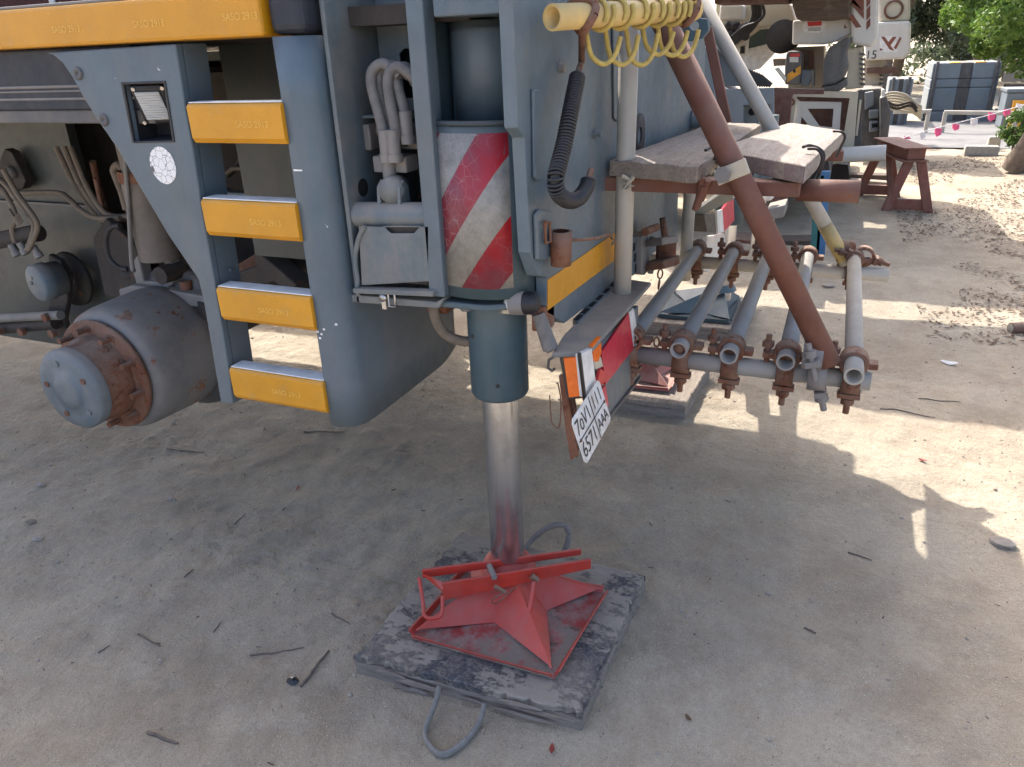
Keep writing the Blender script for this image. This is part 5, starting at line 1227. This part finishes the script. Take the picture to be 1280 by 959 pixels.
def tree(name, base, trunk_r, h, clumps, n, size, leafmat, label, seed, limbs=6, lean=(0, 0)):
    t = thing(name, base, label, 'tree'); bx = Vector(base); r = random.Random(seed)
    tp2 = [bx+Vector((lean[0]*k/5+.08*math.sin(k*1.7+seed), lean[1]*k/5+.08*math.cos(k*2.1), h*k/5-.08*(k == 0))) for k in range(6)]
    trk = obj('trunk', G().tube(bez(tp2, 4), [trunk_r*(1.25-.9*i/20) if i > 1 else trunk_r*1.45 for i in range(21)], 12), 'bark', t)
    for k in range(limbs):
        c = clumps[(k*max(1, len(clumps)//limbs)) % len(clumps)]; s_ = tp2[2+k % 4]; e = Vector(c[:3]); m_ = s_.lerp(e, .5)+Vector((r.uniform(-.2, .2), r.uniform(-.2, .2), .2))
        obj('limb', G().tube(bez([s_, m_, e], 5), [trunk_r*.42*(1-.8*i/10)+.006 for i in range(11)], 8), 'bark', t)
    obj('crown', leaf_cloud(clumps, n, size, seed), leafmat, t); return t
def clump_set(c, R_, n, r0, r1, seed, flat=1.0):
    r = random.Random(seed); out = []
    for k in range(n):
        d = Vector((r.gauss(0, 1), r.gauss(0, 1), r.gauss(0, 1)*flat)).normalized()*(R_*r.random()**.4); out.append((c[0]+d.x, c[1]+d.y, c[2]+d.z, r.uniform(r0, r1)))
    return out
# near tree at the right edge: drooping bright sprays
tb_ = PZ(1279, 207, .10); cl = []
r = random.Random(4)
for k in range(46):
    a = r.uniform(1196, 1330); b_ = r.uniform(-160, 78-max(0, (1235-a))*1.1+r.uniform(-20, 8)); X_ = r.uniform(10.6, 12.6); p = PX(a, b_, X_); cl.append((p.x, p.y, p.z, r.uniform(.16, .34)))
tree('leafy_tree', (tb_.x, tb_.y, .12), .10, 3.2, cl, 38000, .040, 'leaf_bright', 'bright green tree with a slim trunk at the right edge', 3, 7, (-.1, -.25))
for (x, y), sd_, lab in (((8.6, -5.0), 41, 'unseen leafy tree added on the bank beyond the right edge, beside the trestle'), ((4.9, -4.9), 42, 'unseen leafy tree added on the bank beyond the right edge, nearest the camera')):
    c = clump_set((x, y, 4.2), 2.1, 60, .3, .6, sd_, .9)  # both trees added outside the frame to keep sky light off the far ground
    tree('leafy_tree', (x, y, .25), .13, 4.2, c, 9000, .085, 'leaf_bright', lab, sd_, 7)
far = [((27, -3.4), 2.6, 'tall grey green tree behind the grey slabs', 11), ((25.5, -.9), 2.5, 'grey green tree right of the far cream crane', 12), ((29, -6.8), 2.8, 'dusty tree behind the bright leafy tree', 13), ((31, -1.5), 3.4, 'large dark tree furthest back, above the cable coil', 14)]
for (x, y), R_, lab, sd_ in far:
    c = clump_set((x, y, 3.2), R_*1.08, 84, .3, .75, sd_, 1.0); c = [q for q in c if q[2]-q[3] > .55]
    tree('grey_tree', (x, y, 0), .16, 4.2, c, 21000, .085, 'leaf_grey', lab, sd_, 8)
# low scrub mass beyond everything
g = leaf_cloud(clump_set((36, -9, .5), 8, 90, .5, 1.1, 31, .12), 14000, .12, 8); tag(obj('far_scrub', g, 'leaf_grey'), 'dusty scrub along the far edge of the yard', 'scrub', None, 'stuff')
sb = PZ(1266, 185, .1); c = clump_set((sb.x, sb.y, .35), .24, 14, .08, .14, 21); sh = thing('shrub', (sb.x, sb.y, 0), 'small green shrub at the foot of the leafy tree', 'shrub')
obj('foliage', leaf_cloud(c, 1500, .035, 9), 'leaf_shrub', sh)
for k in range(5): obj('stem', G().tube([(sb.x, sb.y, 0), (sb.x+random.uniform(-.12, .12), sb.y+random.uniform(-.12, .12), .35)], .008, 6), 'bark', sh)

# ================================================================== LITTER, STONES, STICKS
def lump(p, r, sq, seed, n=8):
    g = G(); g.ball((0, 0, 0), 1, n)
    v = []
    for q in g.v:
        d = Vector(q); k = 1+.35*noise.noise(d*1.3+Vector((seed, seed, 0))); v.append((p[0]+d.x*k*r*sq[0], p[1]+d.y*k*r*sq[1], p[2]+d.z*k*r*sq[2]))
    g.v = v; g.sm = [False]*len(g.f); return g
g = G(); rr = random.Random(77)
for k in range(9000):
    x = .9+5.5*rr.random()**1.25; y = rr.uniform(-1.4, 3.9)
    dens = noise.noise(Vector((x*1.6, y*1.6, 5)))+.35
    if rr.random() > dens+.15: continue
    r_ = .0013+.0058*rr.random()**4; h = lump((x, y, hg(x, y)+r_*.3), r_, (1, rr.uniform(.7, 1.3), .7), k*.37, 5); g.add(h.v, h.f)
for k in range(260):
    x = .9+5.0*rr.random()**1.2; y = rr.uniform(-1.5, 3.6); r_ = .003+.006*rr.random()**2.5; h = lump((x, y, hg(x, y)+r_*.35), r_, (1, rr.uniform(.7, 1.4), .7), k*.91, 7); g.add(h.v, h.f)
tag(obj('gravel', g, 'stone'), 'fine gravel strewn over the sandy yard', 'gravel', None, 'stuff')
g = G(); rr = random.Random(123)
for k in range(900):
    x = .9+6.5*rr.random()**1.1; y = rr.uniform(-1.8, 3.8); a = rr.uniform(0, 3.14); l = .004+.016*rr.random()**3; r_ = .0006+.0012*rr.random()
    d = Vector((math.cos(a), math.sin(a), 0))*l; p = Vector((x, y, hg(x, y)+.0015)); q = Vector((x+d.x, y+d.y, hg(x+d.x, y+d.y)+.002)); g.tube([p, q], r_, 4)
tag(obj('straw_bits', g, 'dry_leaf'), 'tiny bits of straw and twig strewn on the sand', 'straw', None, 'stuff')
st_ = [(52,608,.016,'pale rounded stone on the sand below the wheel hub'), (213,622,.012,'small pale stone on the sand below the steps'), (48,677,.016,'flat pale stone at the left edge'), (1253,681,.028,'white flat stone at the edge of the shadow'), (1035,358,.03,'rough stone beside the pipe rack'), (40,655,.014,'brown clod in the tyre track at the left')]
for i, (a, c, r_, lab) in enumerate(st_):
    p = PZ(a, c); z = hg(p.x, p.y); tag(obj('stone', lump((p.x, p.y, z+r_*.3), r_, (1, 1.5, .55), i*2.3, 10), 'stone' if i != 5 else 'dusty_rubber'), lab, 'stone', 'loose stones')
def stick(a, b, r_, lab, mat='twig'):
    A, B = PZ(*a), PZ(*b); n = 8; pts = []
    for k in range(n+1):
        p = A.lerp(B, k/n); p += Vector((noise.noise(Vector((k*.35, a[0], 0)))*.003, noise.noise(Vector((k*.35, 0, a[1])))*.003, 0)); p.z = hg(p.x, p.y)+r_*.6; pts.append(p)
    tag(obj('stick', G().tube(pts, [r_*.7*(1-.4*k/n) for k in range(n+1)], 6), mat), lab, 'stick', 'sticks on the sand')
for a, b, r_, lab in (((312,818),(380,810),.004,'long pale stick lying left of the timber mat'), ((376,860),(412,815),.0065,'split stick leaning beside the black scrap'), ((172,791),(200,808),.005,'short dark stick in the left foreground'),
                      ((185,918),(223,931),.007,'dark bark strip at the bottom left'), ((122,814),(137,805),.003,'thin twig at the left'), ((267,790),(276,777),.003,'thin twig below the tyre track'), ((292,652),(307,640),.003,'thin twig below the steps'),
                      ((208,561),(256,563),.004,'thin stick near the wheel hub'), ((380,541),(430,541),.004,'thin stick under the splash plate'), ((415,768),(438,784),.004,'stick pointing at the timber mat'), ((1100,510),(1170,520),.004,'curved twig on the sunlit ground'),
                      ((1148,498),(1200,505),.004,'twig in the far shadow'), ((1060,690),(1090,700),.004,'twig in the plank shadow'), ((230,720),(242,711),.004,'bent leaf stalk in the tyre track'), ((1005,783),(1020,790),.005,'dark chip of wood in the right foreground')): stick(a, b, r_, lab)
p = PZ(366, 853); bs = tag(obj('plastic_scrap', lump((p.x, p.y, hg(p.x, p.y)+.006), .017, (.8, 1.1, .6), 9.0, 8), 'black_scrap'), 'crumpled black plastic scrap left of the timber mat', 'scrap')
def leaf(a, c, s_, mat, lab, nm='leaf', cat='leaf', ang=0):
    p = PZ(a, c); p.z = hg(p.x, p.y)+.004; g = G(); n = 6; u = Vector((math.cos(ang), math.sin(ang), 0)); w_ = Vector((-u.y, u.x, 0))
    top = [p+u*(s_*(2*i/n-1))+w_*(s_*.42*math.sin(math.pi*i/n))+Vector((0, 0, .25*s_*abs(2*i/n-1))) for i in range(n+1)]; bot = [p+u*(s_*(2*i/n-1))-w_*(s_*.42*math.sin(math.pi*i/n))+Vector((0, 0, .25*s_*abs(2*i/n-1)+.1*s_)) for i in range(1, n)]
    g.add(top+bot[::-1], [tuple(range(len(top)+len(bot)))]); o = obj(nm, g, mat); so_ = o.modifiers.new('s', 'SOLIDIFY'); so_.thickness = .0012; tag(o, lab, cat)
leaf(372, 609, .016, 'red_leaf', 'crumpled red wrapper on the shaded sand below the steps', 'wrapper', 'wrapper', .4); leaf(1153, 575, .017, 'red_leaf', 'red leaf on the sunlit sand', ang=1.2); leaf(690, 938, .016, 'red_leaf', 'red brown dry leaf in front of the timber mat', ang=.3)
leaf(1186, 456, .045, 'paper', 'white paper scrap in the far shadow', 'paper_scrap', 'paper', 1.4); leaf(860, 900, .013, 'dry_leaf', 'dry brown leaf right of the timber mat', ang=.9)
p = PZ(1062, 488); gl = obj('work_glove', lump((p.x, p.y, hg(p.x, p.y)+.012), .035, (.7, 1.6, .35), 3.0, 12), 'dusty_rubber'); tag(gl, 'crumpled dusty glove below the open pipe end', 'glove')
p = PZ(1274, 415); cn = thing('drink_can', (p.x, p.y, 0), 'squashed drink can on the bank at the right edge', 'can'); z = hg(p.x, p.y)
obj('can_body', G().tube([(p.x-.02, p.y+.05, z+.03), (p.x+.02, p.y-.05, z+.03)], .032, 16), 'rust', cn); obj('can_end', G().tube([(p.x-.0205, p.y+.0515, z+.03), (p.x-.022, p.y+.055, z+.03)], .028, 16), 'bare_steel', cn)
# dry leaf litter along the bank
g = G(); rr = random.Random(9); n_l = 0
while n_l < 9000:
    x = rr.uniform(4.6, 12.5); y = rr.uniform(-3.2, -.6)
    d_ = noise.noise(Vector((x*.7, y*1.1, 2)))+.3*noise.noise(Vector((x*2.5, y*2.5, 7)))
    if d_ < .02-.12*(y < -1.2) or rr.random() > .75: n_l += .15; continue
    n_l += 1; s_ = rr.uniform(.007, .018)*(1+.05*x); a = rr.uniform(0, 6.28); u = Vector((math.cos(a), math.sin(a), rr.uniform(-.3, .3)))*s_; w_ = Vector((-math.sin(a), math.cos(a), rr.uniform(-.3, .3)))*s_*.45; p = Vector((x, y, hg(x, y)+.006+abs(u.z)))
    g.add([p-u, p+w_, p+u, p-w_], [(0, 1, 2, 3)])
tag(obj('leaf_litter', g, 'dry_leaf'), 'brown leaf litter scattered along the bank', 'leaf litter', None, 'stuff')
# clutter of flat scrap under the second crane
for i, (a, c, w_, d_, h_, mm, lab) in enumerate(((990,300,.5,.22,.04,'dark_wood','dark board lying under the second crane'), (1000,232,.9,.25,.06,'galv_pipe','pale steel section on the ground behind the planks'), (1075,225,.7,.2,.08,'dark_wood','weathered sleeper left of the trestle'), (930,300,.5,.3,.03,'rust','rusty plate lying below the far tail lamp'), (1090,232,.5,.15,.05,'plank_wood','pale board lying left of the trestle legs'))):
    p = PZ(a, c); o = obj('ground_board', G().beam((p.x, p.y-w_/2, h_/2-.004), (p.x+.08*(i-2), p.y+w_/2, h_/2-.004), d_, h_), mm, None, .006); tag(o, lab, 'scrap board')
